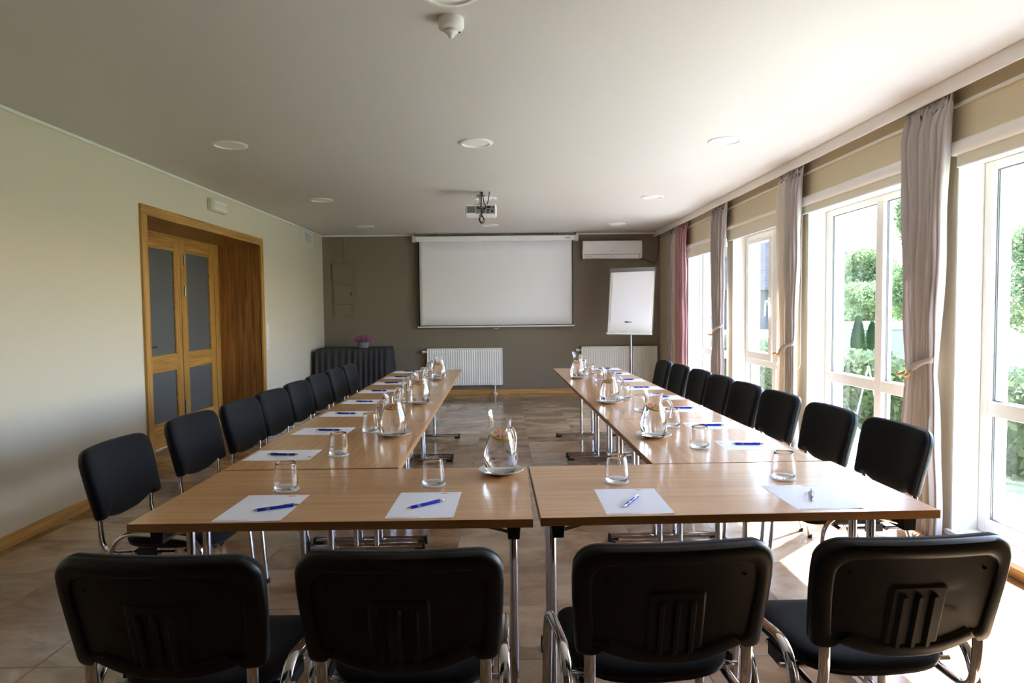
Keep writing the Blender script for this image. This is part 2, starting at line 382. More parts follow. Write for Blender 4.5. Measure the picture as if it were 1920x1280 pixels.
# ------------------------------------------------------------------ tables
ZT = .73
def t_leg(parent, x, span, cx_off=0):
    """one T-shaped leg under the table end at local x; foot bar runs along local y"""
    c = B()
    for s in (-.058, .058): tube(c, [(x, s, .035), (x, s, ZT-.083)], .0145, 14)
    tube(c, [(x, -span/2+.012, .03), (x, span/2-.012, .03)], .017, 12, r2=.014, side=(0, 0, 1))
    lg = obj('leg', c, M['chrome'], parent)
    for s in (-1, 1):
        f = B(); y = s*(span/2-.028); box(f, x-.019, x+.019, y-.03, y+.03, 0, .017, .003); ye = s*(span/2-.008); box(f, x-.0175, x+.0175, ye-.008, ye+.008, .008, .047, .004)
        obj('foot_cap', f, M['rubber'], lg)
    k = B(); hb = span/2-.035; loft(k, [[Vector((x+px*q, yy, z)) for px, z in ((-.024, ZT-.0262), (.024, ZT-.0262), (.019, ZT-.082), (-.019, ZT-.082))] for yy, q in ((-hb, .9), (-hb+.006, 1), (hb-.006, 1), (hb, .9))])
    obj('bracket', k, M['black'], lg)
    sg = 1 if x < 0 else -1
    for s in (-hb+.03, hb-.03):
        d = B(); tube(d, smooth_path([(x+sg*.018, s, ZT-.068), (x+sg*.035, s, ZT-.062), (x+sg*.16, s, ZT-.030)], .02), .0055, 8)
        obj('brace', d, M['chrome'], lg)
def make_table(length, depth, label, loc, rz, span, name='folding_table'):
    t = thing(name, label, 'table', loc, rz, 'beech folding tables set in a U')
    b = B(); box(b, -length/2+.0012, length/2-.0012, -depth/2+.0012, depth/2-.0012, ZT-.026, ZT, .0008, 1); o = obj('tabletop', b, [M['beech'], M['edge']], t)
    e = B()
    box(e, -length/2, length/2, -depth/2, -depth/2+.003, ZT-.026, ZT-.0006); box(e, -length/2, length/2, depth/2-.003, depth/2, ZT-.026, ZT-.0006)
    box(e, -length/2, -length/2+.003, -depth/2+.003, depth/2-.003, ZT-.026, ZT-.0006); box(e, length/2-.003, length/2, -depth/2+.003, depth/2-.003, ZT-.026, ZT-.0006)
    obj('edge_band', e, M['edge'], t)
    for x in (-length/2+.058, length/2-.058): t_leg(t, x, span)
    return t
# two across the near end
make_table(1.222, .665, 'beech folding table at the near left corner of the U', (-.532, 2.3045, 0), -.004, .62)
make_table(1.235, .665, 'beech folding table at the near right corner of the U', (.7125, 2.322, 0), .018, .62)
def row_table(xc, y0, y1, w, rz, label):
    make_table(y1-y0-.003, w, label, (xc, (y0+y1)/2, 0), PI/2+rz, .66)
ordn = ['first', 'second', 'third', 'fourth', 'fifth', 'sixth', 'seventh', 'eighth']
JL = [2.65, 3.765, 4.915, 5.98, 7.085]; JR = [2.665, 3.765, 4.885, 5.98, 7.085]
ends = ['nearest the camera, under the close water jug', 'second from the near end', 'third from the near end', 'at the far end']
for i in range(4):
    ym = (JL[i]+JL[i+1])/2; ty = (ym-2.65)/4.43
    row_table(-.790-.035*ty, JL[i], JL[i+1], .705, .008, 'beech folding table in the left row, '+ends[i])
    ym = (JR[i]+JR[i+1])/2; ty = (ym-2.65)/4.43
    row_table(.945-.085*ty, JR[i], JR[i+1], .70, .017, 'beech folding table in the window-side row, '+ends[i])

# ------------------------------------------------------------------ chairs
def chair_outline(n=10):
    P = [(0, 0), (.05, .001), (.09, .007), (.125, .016), (.155, .026), (.168, .031), (.176, .030), (.182, .020), (.19, .017), (.207, .017), (.216, .020), (.221, .029), (.226, .09), (.231, .15), (.233, .20)]
    for k in range(1, n): 
        a = k/n*PI/2; P.append((.170+.063*math.cos(a), .2265+.060*math.sin(a)))
    P += [(.16, .2875), (.11, .290), (.06, .2915), (.0, .292)]
    P = [(x*1.042, z*1.085) for x, z in P]
    return P + [(-x, z) for x, z in reversed(P[1:-1])]
OUT = chair_outline()
def ring(d, y, bend=.55, s=1.0):
    hw, cz, hh = .2418, .162, .158
    r = []
    for x, z in OUT:
        X = x*(1-d/hw); Z = cz+(z-cz)*(1-d/hh)
        r.append(Vector((X, y+bend*X*X, Z)))
    return r
def make_chair():
    t = thing('conference_chair', 'x', 'chair')
    tilt = Matrix.Translation((0, -.210, .505)) @ Matrix.Rotation(math.radians(13), 4, 'X')
    back = bpy.data.objects.new('backrest', None)
    # rear plastic shell
    b = B()
    loft(b, [ring(.03, .004), ring(0, .003), ring(0, -.004), ring(.004, -.014), ring(.011, -.0185), ring(.034, -.0185), ring(.040, -.015), ring(.043, -.009), ring(.06, -.0085), ring(.1, -.0085), ring(.13, -.0085)], c1=Vector((0, -.0085, .162)))
    # lumbar block with three ribs
    def rr(x0, x1, z0, z1, rad, y, n=5):
        pts = []
        for cx, cz, a0 in ((x1-rad, z0+rad, -90), (x1-rad, z1-rad, 0), (x0+rad, z1-rad, 90), (x0+rad, z0+rad, 180)):
            for k in range(n+1):
                a = math.radians(a0+90*k/n); X = cx+rad*math.cos(a); pts.append(Vector((X, y+.55*X*X, cz+rad*math.sin(a))))
        return pts
    loft(b, [rr(-.072, .072, .012, .204, .014, -.0080), rr(-.069, .069, .014, .202, .012, -.0125), rr(-.064, .064, .018, .198, .010, -.0150), rr(-.062, .062, .02, .196, .01, -.0150)], cap0=False)
    for xr in (-.038, 0, .038):
        loft(b, [rr(xr-.009, xr+.009, .032, .182, .0089, -.0145), rr(xr-.0075, xr+.0075, .034, .180, .0074, -.0195), rr(xr-.0045, xr+.0045, .037, .177, .0044, -.0225)], cap0=False)
    for sx in (-.165, .165):
        for sz in (.06, .232): lathe(b, [(.005, -.001), (.005, .001)], 10, (sx, -.0092+.55*sx*sx, sz))
    b.transform(tilt); sh = obj('back_shell', b, M['black'], t, 35)
    b = B()
    loft(b, [ring(.02, .001), ring(.002, .003), ring(.001, .012), ring(.004, .024), ring(.012, .031), ring(.03, .036), ring(.06, .039), ring(.1, .040), ring(.13, .040)], c1=Vector((0, .040, .162)))
    b.transform(tilt); obj('back_cushion', b, M['fabric'], t, 60)
    # seat
    def seat_ring(d, z, n=48, crown=0.0):
        r = []
        for k in range(n):
            a = 2*PI*k/n; c, s = math.cos(a), math.sin(a); e = .42
            X = (.222-d)*math.copysign(abs(c)**e, c); Y = (.196-d)*math.copysign(abs(s)**e, s)
            if s < 0: X *= 1-.13*abs(Y/.208)**1.5
            drop = -.016*max(0, Y-.12)/.09 + .012*(X/.232)**2 - .022
            r.append(Vector((X, Y+.072 - (.018*(1-(X/.2)**2) if s < -.2 else 0), z+drop)))
        return r
    b = B(); loft(b, [seat_ring(.02, .437), seat_ring(.004, .440), seat_ring(0, .448), seat_ring(.003, .460), seat_ring(.012, .469), seat_ring(.035, .475), seat_ring(.08, .477), seat_ring(.14, .476)])
    obj('seat_cushion', b, M['fabric'], t, 60)
    b = B(); loft(b, [seat_ring(.06, .417), seat_ring(.02, .422), seat_ring(.004, .432), seat_ring(.004, .4385), seat_ring(.03, .4385)])
    obj('seat_shell', b, M['black'], t, 50)
    for s in (-1, 1):
        x = s*.240
        b = B()
        tube(b, smooth_path([(x+s*.005, .262, .008), (x, .225, .455), (x, -.110, .490), (x+s*.006, -.255, .008)], .085, 8), .015, 12, r2=.0085, side=(1, 0, 0))
        lg = obj('side_frame', b, M['chrome'], t, 60)
        for yy, xx in ((.2625, x+s*.005), (-.2555, x+s*.006)):
            f = B(); tube(f, [(xx, yy, 0), (xx, yy, .022)], .0175, 12, r2=.0115, side=(1, 0, 0)); obj('foot_cap', f, M['rubber'], lg)
        b = B(); xs = s*.196
        tube(b, smooth_path([(xs, .10, .390), (xs, -.187, .390), (xs, -.202, .50), (xs, -.199, .58)], .065, 8), .0145, 12, r2=.008, side=(1, 0, 0))
        obj('back_support', b, M['chrome'], t, 60)
    for yy in (.15, -.05):
        b = B(); tube(b, [(-.236, yy, .400), (.236, yy, .400)], .009, 10); obj('crossbar', b, M['chrome'], t)
    # link plate between side frame and seat
    for s in (-1, 1):
        b = B(); box(b, s*.226-.003, s*.226+.003, -.04, .04, .385, .42, .002); obj('link_plate', b, M['rubber'], t)
    return t
chair0 = make_chair(); used = [False]
def place_chair(x, y, rz, label, group):
    """x, y = where the top of the backrest stands"""
    d = Vector((0, -.285)); d.rotate(Matrix.Rotation(rz, 2))
    loc = (x-d.x, y-d.y, 0)
    if not used[0]:
        used[0] = True; chair0.location = loc; chair0.rotation_euler = (0, 0, rz); chair0['label'] = label; chair0['group'] = group; return chair0
    return dup(chair0, loc, rz, label, group)
G = 'chairs along the left row of tables'
for i, (x, y, rz) in enumerate([(-1.74, 2.865, .01), (-1.745, 3.575, -.06), (-1.70, 4.11, -.05), (-1.69, 4.64, -.05), (-1.685, 5.19, -.04), (-1.69, 5.76, -.05), (-1.68, 6.32, -.03), (-1.67, 6.84, -.02)]):
    place_chair(x, y, -PI/2+rz, ['black fabric chair nearest the camera on the left side, beside the cream wall', 'black fabric chair on the left side, second from the near end', 'black fabric chair on the left side, third from the near end', 'black fabric chair on the left side, fourth from the near end', 'black fabric chair on the left side, fourth from the far end', 'black fabric chair on the left side, third from the far end', 'black fabric chair on the left side, second from the far end', 'black fabric chair at the far end of the left side, before the skirted table'][i], G)
G = 'chairs along the window side'
for i, (x, y, rz) in enumerate([(1.865, 3.045, .03), (1.825, 3.59, .04), (1.805, 4.20, .05), (1.78, 4.73, .04), (1.77, 5.26, .03), (1.765, 5.80, .03), (1.735, 6.35, .03), (1.71, 6.90, .02)]):
    place_chair(x, y, PI/2+rz, ['black fabric chair nearest the camera on the window side, before the tied curtain', 'black fabric chair on the window side, second from the near end', 'black fabric chair on the window side, third from the near end', 'black fabric chair on the window side, fourth from the near end', 'black fabric chair on the window side, fourth from the far end', 'black fabric chair on the window side, third from the far end', 'black fabric chair on the window side, second from the far end', 'black fabric chair at the far end of the window side, near the white radiator'][i], G)
G = 'chairs at the near end seen from behind'
for i, (x, y, rz) in enumerate([(-.805, 1.455, -.06), (-.252, 1.465, .0), (.397, 1.49, .07), (.975, 1.505, .05)]):
    place_chair(x, y, rz, ['black chair seen from behind, leftmost at the near end', 'black chair seen from behind, second from the left at the near end', 'black chair seen from behind, second from the right at the near end', 'black chair with ribbed plastic back, rightmost at the near end by the windows'][i], G)

# ------------------------------------------------------------------ tableware
def make_paper():
    t = thing('notepaper', 'x', 'paper')
    b = B(); n = 6; w, h = .105, .143; vs = {}
    for i in range(n+1):
        for j in range(n+1):
            u, v = i/n, j/n; z = .0006 + .0018*max(0, u-.7)*max(0, .4-v)*8
            vs[i, j] = b.verts.new((-w+2*w*u, -h+2*h*v, z))
    for i in range(n):
        for j in range(n): b.faces.new((vs[i, j], vs[i+1, j], vs[i+1, j+1], vs[i, j+1]))
    g = bmesh.ops.extrude_face_region(b, geom=b.faces[:])
    for v in g['geom']:
        if isinstance(v, bmesh.types.BMVert): v.co.z -= .0005
    obj('sheet', b, M['paper'], t, 60)
    b = B()
    for k in range(7):
        cx = .036+.0042*k; hh = .004+.004*math.sin(PI*k/6)
        vv = [b.verts.new(p) for p in ((cx-.0034, .128, .00085), (cx, .128-hh, .00085), (cx+.0034, .128, .00085), (cx, .128+hh, .00085))]; b.faces.new(vv)
    obj('logo', b, M['orange'], t, 0)
    b = B(); r = random.Random(3); x = .070
    def strip(x0, x1, y0, y1):
        b.faces.new([b.verts.new(p) for p in ((x0, y0, .00085), (x1, y0, .00085), (x1, y1, .00085), (x0, y1, .00085))])
    while x < .096:
        w1 = r.uniform(.0012, .0022); strip(x, x+w1, .1262, .1288); x += w1+.0011
    for ln in range(3):
        x = -.096
        while x < (.0 if ln else -.03):
            w1 = r.uniform(.0015, .006); strip(x, x+w1, -.1385+.0032*ln, -.1372+.0032*ln); x += w1+.0012
    obj('letterhead_print', b, M['ink'], t, 0)
    return t
def make_pen():
    t = thing('ballpoint_pen', 'x', 'pen'); L = .142
    def lx(prof, m, name, par=None):
        b = B(); rings = [[Vector((x, r*math.cos(2*PI*k/12), .0052+r*math.sin(2*PI*k/12))) for k in range(12)] for x, r in prof]; loft(b, rings); return obj(name, b, m, par or t)
    lx([(-.055, .0046), (-.053, .0050), (.0535, .0050), (.055, .0046)], M['penblue'], 'barrel')
    lx([(-.0710, .0008), (-.067, .0013), (-.0615, .0032), (-.0545, .0046)], M['chrome'], 'tip')
    lx([(.0545, .0050), (.0605, .0050), (.061, .0035), (.069, .0034), (.071, .0026)], M['chrome'], 'push_button')
    b = B(); tube(b, [(.058, 0, .0105), (.050, 0, .0120), (.024, 0, .0108)], .0021, 8, r2=.0009, side=(0, 1, 0)); obj('clip', b, M['chrome'], t)
    b = B()
    for x in (-.029, -.024, -.019):
        loft(b, [[Vector((xx, r*math.cos(2*PI*k/12), .0052+r*math.sin(2*PI*k/12))) for k in range(12)] for xx, r in ((x-.001, .0049), (x-.001, .0052), (x+.001, .0052), (x+.001, .0049))])
    obj('grip_ring', b, M['chrome'], t)
    return t
def make_glass():
    t = thing('drinking_glass', 'x', 'glass')
    out = [(.0, 0), (.030, 0), (.036, .0015), (.0405, .008), (.0418, .016), (.0412, .03), (.0385, .06), (.0352, .088), (.0343, .096)]
    inn = [(.0337, .0965), (.0331, .096), (.0340, .088), (.0372, .06), (.0399, .03), (.0402, .018), (.0375, .0105), (.028, .0082), (.0, .0078)]
    b = B(); lathe(b, out+inn, 40); o = obj('bowl', b, M['tumbler'], t, 60)
    return t
def make_coaster():
    b = B(); n = 72; r = []
    for z, k in ((0, 1.0), (.0009, 1.0)):
        r.append([Vector(((.0445+.0018*abs(math.sin(12*PI*j/n)))*k*math.cos(2*PI*j/n), (.0445+.0018*abs(math.sin(12*PI*j/n)))*k*math.sin(2*PI*j/n), z)) for j in range(n)])
    loft(b, r); return tag(obj('paper_coaster', b, M['coaster'], None, 30), 'x', 'coaster')
def jug_ring(r, z, spout=0.0, n=40, lift=0.0):
    o = []
    for k in range(n):
        a = 2*PI*k/n; s = max(0.0, math.cos(a)); p = s**5
        rr = r*(1 - .06*spout*(math.sin(a)**2)*(1 if math.cos(a) > 0 else .0)) + spout*.004*p
        o.append(Vector((rr*math.cos(a), rr*math.sin(a), z + lift*(.35*p + .75*((1+math.cos(a))/2)**2))))
    return o
def make_jug():
    """pinched spout towards local +x, handle towards -x"""
    t = thing('water_jug', 'x', 'jug')
    O = [(.0, 0, 0, 0), (.048, 0, 0, 0), (.0535, .002, 0, 0), (.0570, .010, 0, 0), (.0615, .030, 0, 0), (.0632, .050, 0, 0), (.0615, .075, 0, 0), (.0560, .100, 0, 0), (.0490, .125, 0, 0), (.0425, .148, 0, 0), (.0397, .165, 0, 0), (.0393, .178, .1, .001), (.0410, .192, .45, .010), (.0440, .203, .9, .020), (.0462, .208, 1, .026)]
    I = [(.0448, .2085, 1, .026), (.0424, .203, .9, .0195), (.0390, .192, .45, .010), (.0371, .178, .1, .001), (.0375, .165, 0, 0), (.0402, .148, 0, 0), (.0466, .125, 0, 0), (.0535, .100, 0, 0), (.0590, .075, 0, 0), (.0606, .050, 0, 0), (.0590, .030, 0, 0), (.0540, .014, 0, 0), (.046, .0095, 0, 0), (.0, .009, 0, 0)]
    b = B(); loft(b, [jug_ring(max(r, 1e-5), z, s, lift=l) for r, z, s, l in O+I]); obj('body', b, M['tumbler'], t, 60)
    b = B(); P = smooth_path([(-.0415, 0, .166), (-.060, 0, .182), (-.082, 0, .160), (-.083, 0, .12), (-.078, 0, .090)], .03, 7)
    tube(b, P, .0085, 12, r2=.0062, side=(0, 1, 0)); obj('handle', b, M['tumbler'], t, 60)
    W = [(.0, .0088), (.0458, .0092), (.0543, .0138), (.0594, .030), (.0610, .050), (.0594, .075), (.0540, .100), (.0472, .125), (.0410, .1475), (.0406, .1500), (.0, .1498)]
    b = B(); lathe(b, W, 40); obj('water', b, M['water'], t, 60)
    return t
def make_saucer():
    b = B(); lathe(b, [(.0, .004), (.036, .004), (.041, 0), (.044, 0), (.050, .005), (.068, .0105), (.0815, .0155), (.0835, .0170), (.0825, .0180), (.066, .0135), (.048, .0085), (.042, .0070), (.0, .0070)], 48)
    return tag(obj('saucer', b, M['porcelain'], None, 60), 'x', 'saucer')
def make_slice():
    t = thing('grapefruit_slice', 'x', 'fruit slice')
    R, n = .0370, 28
    def disc(r0, r1, z0, z1, m, name, par):
        b = B(); lathe(b, [(r0, z0), (r1, z0), (r1, z1), (r0, z1)], n, closed=True) if r0 > 0 else lathe(b, [(0, z0), (r1, z0), (r1, z1), (0, z1)], n)
        return obj(name, b, m, par, 50)
    disc(R-.0022, R, -.005, .005, M['rind'], 'rind', t); disc(0, R-.0024, -.0048, .0048, M['pith'], 'pith', t)
    b = B()
    for k in range(8):
        a0, a1 = 2*PI*k/8+.10, 2*PI*(k+1)/8-.10; rim = []
        for j in range(5):
            a = a0+(a1-a0)*j/4; rim.append((.0305*math.cos(a), .0305*math.sin(a)))
        am = (a0+a1)/2; rim.append((.0045*math.cos(am), .0045*math.sin(am)))
        loft(b, [[Vector((x, y, -.0054)) for x, y in rim], [Vector((x, y, .0054)) for x, y in rim]])
    obj('flesh', b, M['flesh'], t, 40)
    return t
proto = {}
def inst(kind, maker, loc, rot, label, group):
    if kind not in proto:
        o = maker(); proto[kind] = o
    else: o = copy_tree(proto[kind])
    if kind in ('jug', 'saucer'): o.scale = (1.05, 1.05, 1.0)
    o.location = loc; o.rotation_euler = rot if isinstance(rot, tuple) else (0, 0, rot)
    o['label'] = label; o['group'] = group
    return o
pl_front = ['leftmost place at the near end', 'second place from the left at the near end', 'second place from the right at the near end', 'rightmost place at the near end']
pos8 = ['nearest place', 'second place from the near end', 'third place from the near end', 'fourth place from the near end', 'fourth place from the far end', 'third place from the far end', 'second place from the far end', 'farthest place']
PAPERS, PENS, GL = [], [], []
# papers: centre x, y, rotation
for i, (x, y, r) in enumerate([(-.79, 2.128, -.02), (-.266, 2.135, -.02), (.410, 2.145, .0), (1.005, 2.165, .03)]): PAPERS.append((x, y, r, pl_front[i]))
for i, (x, y, r) in enumerate([(-.988, 2.914, .02), (-.965, 3.493, -.02), (-.984, 4.078, .0), (-.992, 4.625, .0), (-1.007, 5.215, .0), (-1.010, 5.79, .0), (-1.01, 6.28, .0), (-1.014, 6.84, .0)]): PAPERS.append((x, y, -PI/2+r, 'left row, '+pos8[i]))
for i, (x, y, r) in enumerate([(1.121, 2.992, -.06), (1.111, 3.508, .0), (1.11, 4.10, .0), (1.10, 4.64, .03), (1.09, 5.215, .03), (1.078, 5.80, .02), (1.06, 6.40, .02), (1.055, 6.93, .02)]): PAPERS.append((x, y, PI/2+r, 'window-side row, '+pos8[i]))
for x, y, r, w in PAPERS: inst('paper', make_paper, (x, y, ZT), r, 'white sheet of notepaper, '+w, 'notepaper sheets at the places')
PEN = [(-.743, 2.105, .45), (-.265, 2.12, .68), (.405, 2.125, 1.05), (1.015, 2.165, 1.15),
       (-.985, 2.905, PI-.10), (-.940, 3.50, PI-.10), (-.985, 4.07, PI-.10), (-.985, 4.61, PI-.09), (-1.0, 5.22, PI-.09), (-1.0, 5.80, PI-.09), (-1.0, 6.32, PI-.09), (-1.0, 6.90, PI-.09),
       (1.105, 3.00, -.12), (1.09, 3.50, -.11), (1.105, 4.12, -.11), (1.09, 4.66, -.10), (1.08, 5.24, -.10), (1.07, 5.83, -.08), (1.06, 6.36, -.08), (1.04, 6.95, -.08)]
WHERE = [w for *_, w in PAPERS]
for (x, y, a), w in zip(PEN, WHERE): inst('pen', make_pen, (x, y, ZT+.0009), a, 'blue ballpoint pen, '+w, 'blue ballpoint pens')
GLS = [(-.788, 2.345), (-.268, 2.388), (.401, 2.394), (1.02, 2.41),
       (-.743, 2.912), (-.717, 3.479), (-.728, 4.10), (-.746, 4.62), (-.771, 5.15), (-.785, 5.66), (-.778, 6.298), (-.784, 6.845),
       (.874, 2.968), (.883, 3.506), (.834, 4.076), (.837, 4.622), (.845, 5.225), (.823, 5.782), (.818, 6.361), (.814, 6.94)]
for (x, y), w in zip(GLS, WHERE):
    inst('coaster', make_coaster, (x, y, ZT+.0002), rnd.random(), 'round white coaster, '+w, 'round paper coasters')
    inst('glass', make_glass, (x+.001, y-.003, ZT+.0013), 0, 'empty clear drinking glass, '+w, 'drinking glasses')
JUGS = [(-.023, 2.536, PI*.72, 'at the near end by the table joint'), (-.57, 3.335, .60, 'nearest on the left row'), (-.581, 4.483, .55, 'in the middle of the left row'), (-.608, 6.06, .55, 'farthest on the left row'),
        (.723, 3.219, PI*.92, 'nearest on the window-side row'), (.695, 4.408, PI*.95, 'in the middle of the window-side row'), (.658, 6.03, PI*.85, 'farthest on the window-side row')]
for i, (x, y, a, w) in enumerate(JUGS):
    inst('saucer', make_saucer, (x, y, ZT+.0003), 0, 'white saucer under the water jug '+w, 'saucers under the jugs')
    inst('jug', make_jug, (x, y, ZT+.0075), a, 'glass jug of water, '+w, 'water jugs')
    tl = [(.20, .30), (-.05, .24), (-.10, .30), (-.1, .22), (.22, .34), (-.15, .20), (.2, .26)][i]
    inst('slice', make_slice, (x, y, ZT+.0075+.1405), (tl[1], tl[0], 0), 'red grapefruit slice in the jug '+w, 'grapefruit slices in the jugs')

# ------------------------------------------------------------------ back wall furniture
# projection screen
t = thing('projection_screen', 'large white pull-down projection screen in the middle of the back wall', 'projection screen', (-.14, YB-.12, 0))
b = B(); box(b, -1.275, 1.285, -.045, .035, 2.462, 2.545, .01); obj('case', b, M['whiteplastic'], t)
for x in (-1.3, 1.3):
    b = B(); box(b, x-.025, x+.025, -.05, .045, 2.452, 2.555, .006); obj('end_cap', b, M['cream'], t)
b = B()
def sheet(b, x0, x1, z0, z1, y, n=40, amp=.004, m=8):
    g = [[b.verts.new((x0+(x1-x0)*i/n, y + amp*math.sin(i*.9)*math.sin(PI*i/n)*(j/m)**2*.7, z0+(z1-z0)*j/m)) for i in range(n+1)] for j in range(m+1)]
    for j in range(m):
        for i in range(n): b.faces.new((g[j][i], g[j][i+1], g[j+1][i+1], g[j+1][i]))
sheet(b, -1.222, 1.222, 1.125, 2.47, -.002); o = obj('screen_cloth', b, M['screen'], t, 60)
s = o.modifiers.new('s', 'SOLIDIFY'); s.thickness = .001
b = B(); box(b, -1.24, -1.222, -.0035, -.0015, 1.112, 2.47); box(b, 1.222, 1.24, -.0035, -.0015, 1.112, 2.47); box(b, -1.222, 1.222, -.0035, -.0015, 1.112, 1.125); obj('black_border', b, M['rubber'], t, 0)
b = B(); box(b, -1.262, 1.262, -.012, .01, 1.09, 1.113, .004); obj('bottom_bar', b, M['whiteplastic'], t)
b = B(); tube(b, smooth_path([(-.035, -.002, 1.09), (-.035, -.002, 1.065), (.035, -.002, 1.065), (.035, -.002, 1.09)], .01), .004, 6); obj('pull_handle', b, M['whiteplastic'], t)
b = B(); box(b, 1.12, 1.20, -.0465, -.0445, 2.497, 2.505); obj('maker_mark', b, M['greyplastic'], t, 0)
b = B()
for x in (-1.28, -.95, .95, 1.28): box(b, x-.012, x+.012, -.01, .02, 2.545, ZC, .002)
box(b, -1.28, 1.28, .0, .012, 2.556, 2.566); obj('ceiling_bracket', b, M['greyplastic'], t)
# radiators
def radiator(x0, x1, z0, z1, label):
    t = thing('radiator', label, 'radiator', ((x0+x1)/2, YB-.07, 0), 0, 'white panel radiators'); w = x1-x0; h = w/2
    b = B(); n = int(w/.0385); rings = []; base = z0; 
    prof = []
    for k in range(n):
        xa = -h+.03 + (w-.06)*k/n; s = (w-.06)/n
        prof += [(xa+.18*s, -.022), (xa+.32*s, -.034), (xa+.68*s, -.034), (xa+.82*s, -.022)]
    rows = [(base+.012, .6), (base+.04, 1), (z1-.05, 1), (z1-.028, .2)]
    g = [[b.verts.new((x, -.022+(y+.022)*k2, z)) for x, y in [(-h+.002, -.022)]+prof+[(h-.002, -.022)]] for z, k2 in rows]
    for r1, r2 in zip(g, g[1:]):
        for i in range(len(r1)-1): b.faces.new((r1[i], r1[i+1], r2[i+1], r2[i]))
    box(b, -h+.001, h-.001, -.0215, -.004, z0, z1-.01, .003); obj('panel', b, M['radiator'], t, 50)
    b = B(); box(b, -h, h, .012, .030, z0, z1-.01, .003); obj('rear_panel', b, M['radiator'], t)
    b = B(); box(b, -h-.002, h+.002, -.036, .036, z1-.022, z1, .005); 
    for s in (-1, 1): box(b, s*h-.004, s*h+.004, -.034, .034, z0+.02, z1-.02, .002)
    obj('casing', b, M['radiator'], t)
    b = B()
    for k in range(int(w/.03)): box(b, -h+.02+k*.03, -h+.036+k*.03, -.018, .022, z1-.0005, z1+.0008)
    obj('top_grille', b, M['greyplastic'], t, 0)
    b = B(); rr = [[Vector((-h-.085+xx, .0+r*math.cos(2*PI*k/14), z1-.055+r*math.sin(2*PI*k/14))) for k in range(14)] for xx, r in ((0, .018), (.004, .021), (.05, .021), (.054, .013), (.085, .013))]
    loft(b, rr); obj('thermostat_valve', b, M['whiteplastic'], t)
    for s in (-1, 1):
        b = B(); xx = s*(h-.12); tube(b, [(xx, 0, .006), (xx, 0, z0+.03)], .010, 10); lathe(b, [(.036, 0), (.036, .018), (.030, .024), (.012, .03)], 20, (xx, 0, 0)); obj('support_foot', b, M['radiator'], t)
radiator(-1.262, -.05, .15, .752, 'white panel radiator under the projection screen')
radiator(1.232, 2.455, .15, .757, 'white panel radiator behind the flipchart stand in the window corner')
# air conditioner
t = thing('air_conditioner', 'white split air conditioner high on the back wall beside the screen', 'air conditioner', (1.725, YB, 2.165))
b = B(); prof = [(-.003, 0), (-.165, 0), (-.192, .035), (-.200, .095), (-.200, .235), (-.185, .278), (-.150, .285), (-.003, .285)]
loft(b, [[Vector((x, y, z)) for y, z in prof] for x in (-.472, -.466, .466, .472)]); obj('housing', b, M['whiteplastic'], t, 35)
b = B(); box(b, -.42, .42, -.186, -.160, .012, .05, .006); bmesh.ops.rotate(b, verts=b.verts, cent=(0, -.17, .03), matrix=Matrix.Rotation(.35, 3, 'X')); obj('louvre', b, M['whiteplastic'], t)
b = B(); box(b, -.455, .455, -.2025, -.196, .058, .063); box(b, -.43, -.427, -.201, -.18, .005, .058); box(b, .427, .43, -.201, -.18, .005, .058); obj('panel_gap', b, M['greyplastic'], t, 0)
b = B(); box(b, -.455, .455, -.2035, -.1985, .07, .272, .003); obj('front_panel', b, M['whiteplastic'], t)
b = B(); box(b, -.015, .015, -.2045, -.203, .115, .121); box(b, -.40, -.33, -.1905, -.1885, .03, .033); obj('maker_mark', b, M['greyplastic'], t, 0)
b = B(); tube(b, smooth_path([(2.20, YB-.03, 2.162), (2.30, YB-.012, 2.15), (2.46, YB-.012, 2.07), (2.50, YB-.012, 2.3), (2.505, YB-.012, 2.50)], .08), .008, 8)
tag(obj('wall_cable', b, M['browncable']), 'thin brown cable running from the air conditioner to the window corner', 'cable')
# electrical cabinets
def cabinet(x0, x1, z0, z1, label, lock=False):
    t = thing('wall_cabinet', label, 'cabinet', ((x0+x1)/2, YB, z0), 0, 'taupe electrical cabinets'); w = (x1-x0)/2; h = z1-z0
    b = B(); box(b, -w, w, -.018, -.0005, 0, h, .003); obj('frame', b, M['wall_b'], t)
    b = B(); box(b, -w+.025, w-.025, -.026, -.017, .025, h-.025, .003); d = obj('door', b, M['wall_b'], t)
    if lock: b = B(); box(b, w-.06, w-.045, -.034, -.0255, h*.45, h*.62, .003); obj('lock', b, M['rubber'], d)
cabinet(-2.79, -2.43, 1.80, 2.15, 'flat cabinet painted taupe on the back wall, topmost of three')
cabinet(-2.775, -2.43, 1.49, 1.79, 'flat taupe cabinet with a small black lock, middle of three', True)
cabinet(-2.775, -2.45, 1.28, 1.48, 'flat taupe cover plate, lowest of three above the flower table')
b = B(); box(b, -2.595, -2.57, YB-.018, YB-.0005, 2.152, ZC-.024, .004); tag(obj('cable_duct', b, M['wall_b']), 'thin taupe cable duct from the ceiling down to the wall cabinets', 'cable duct')
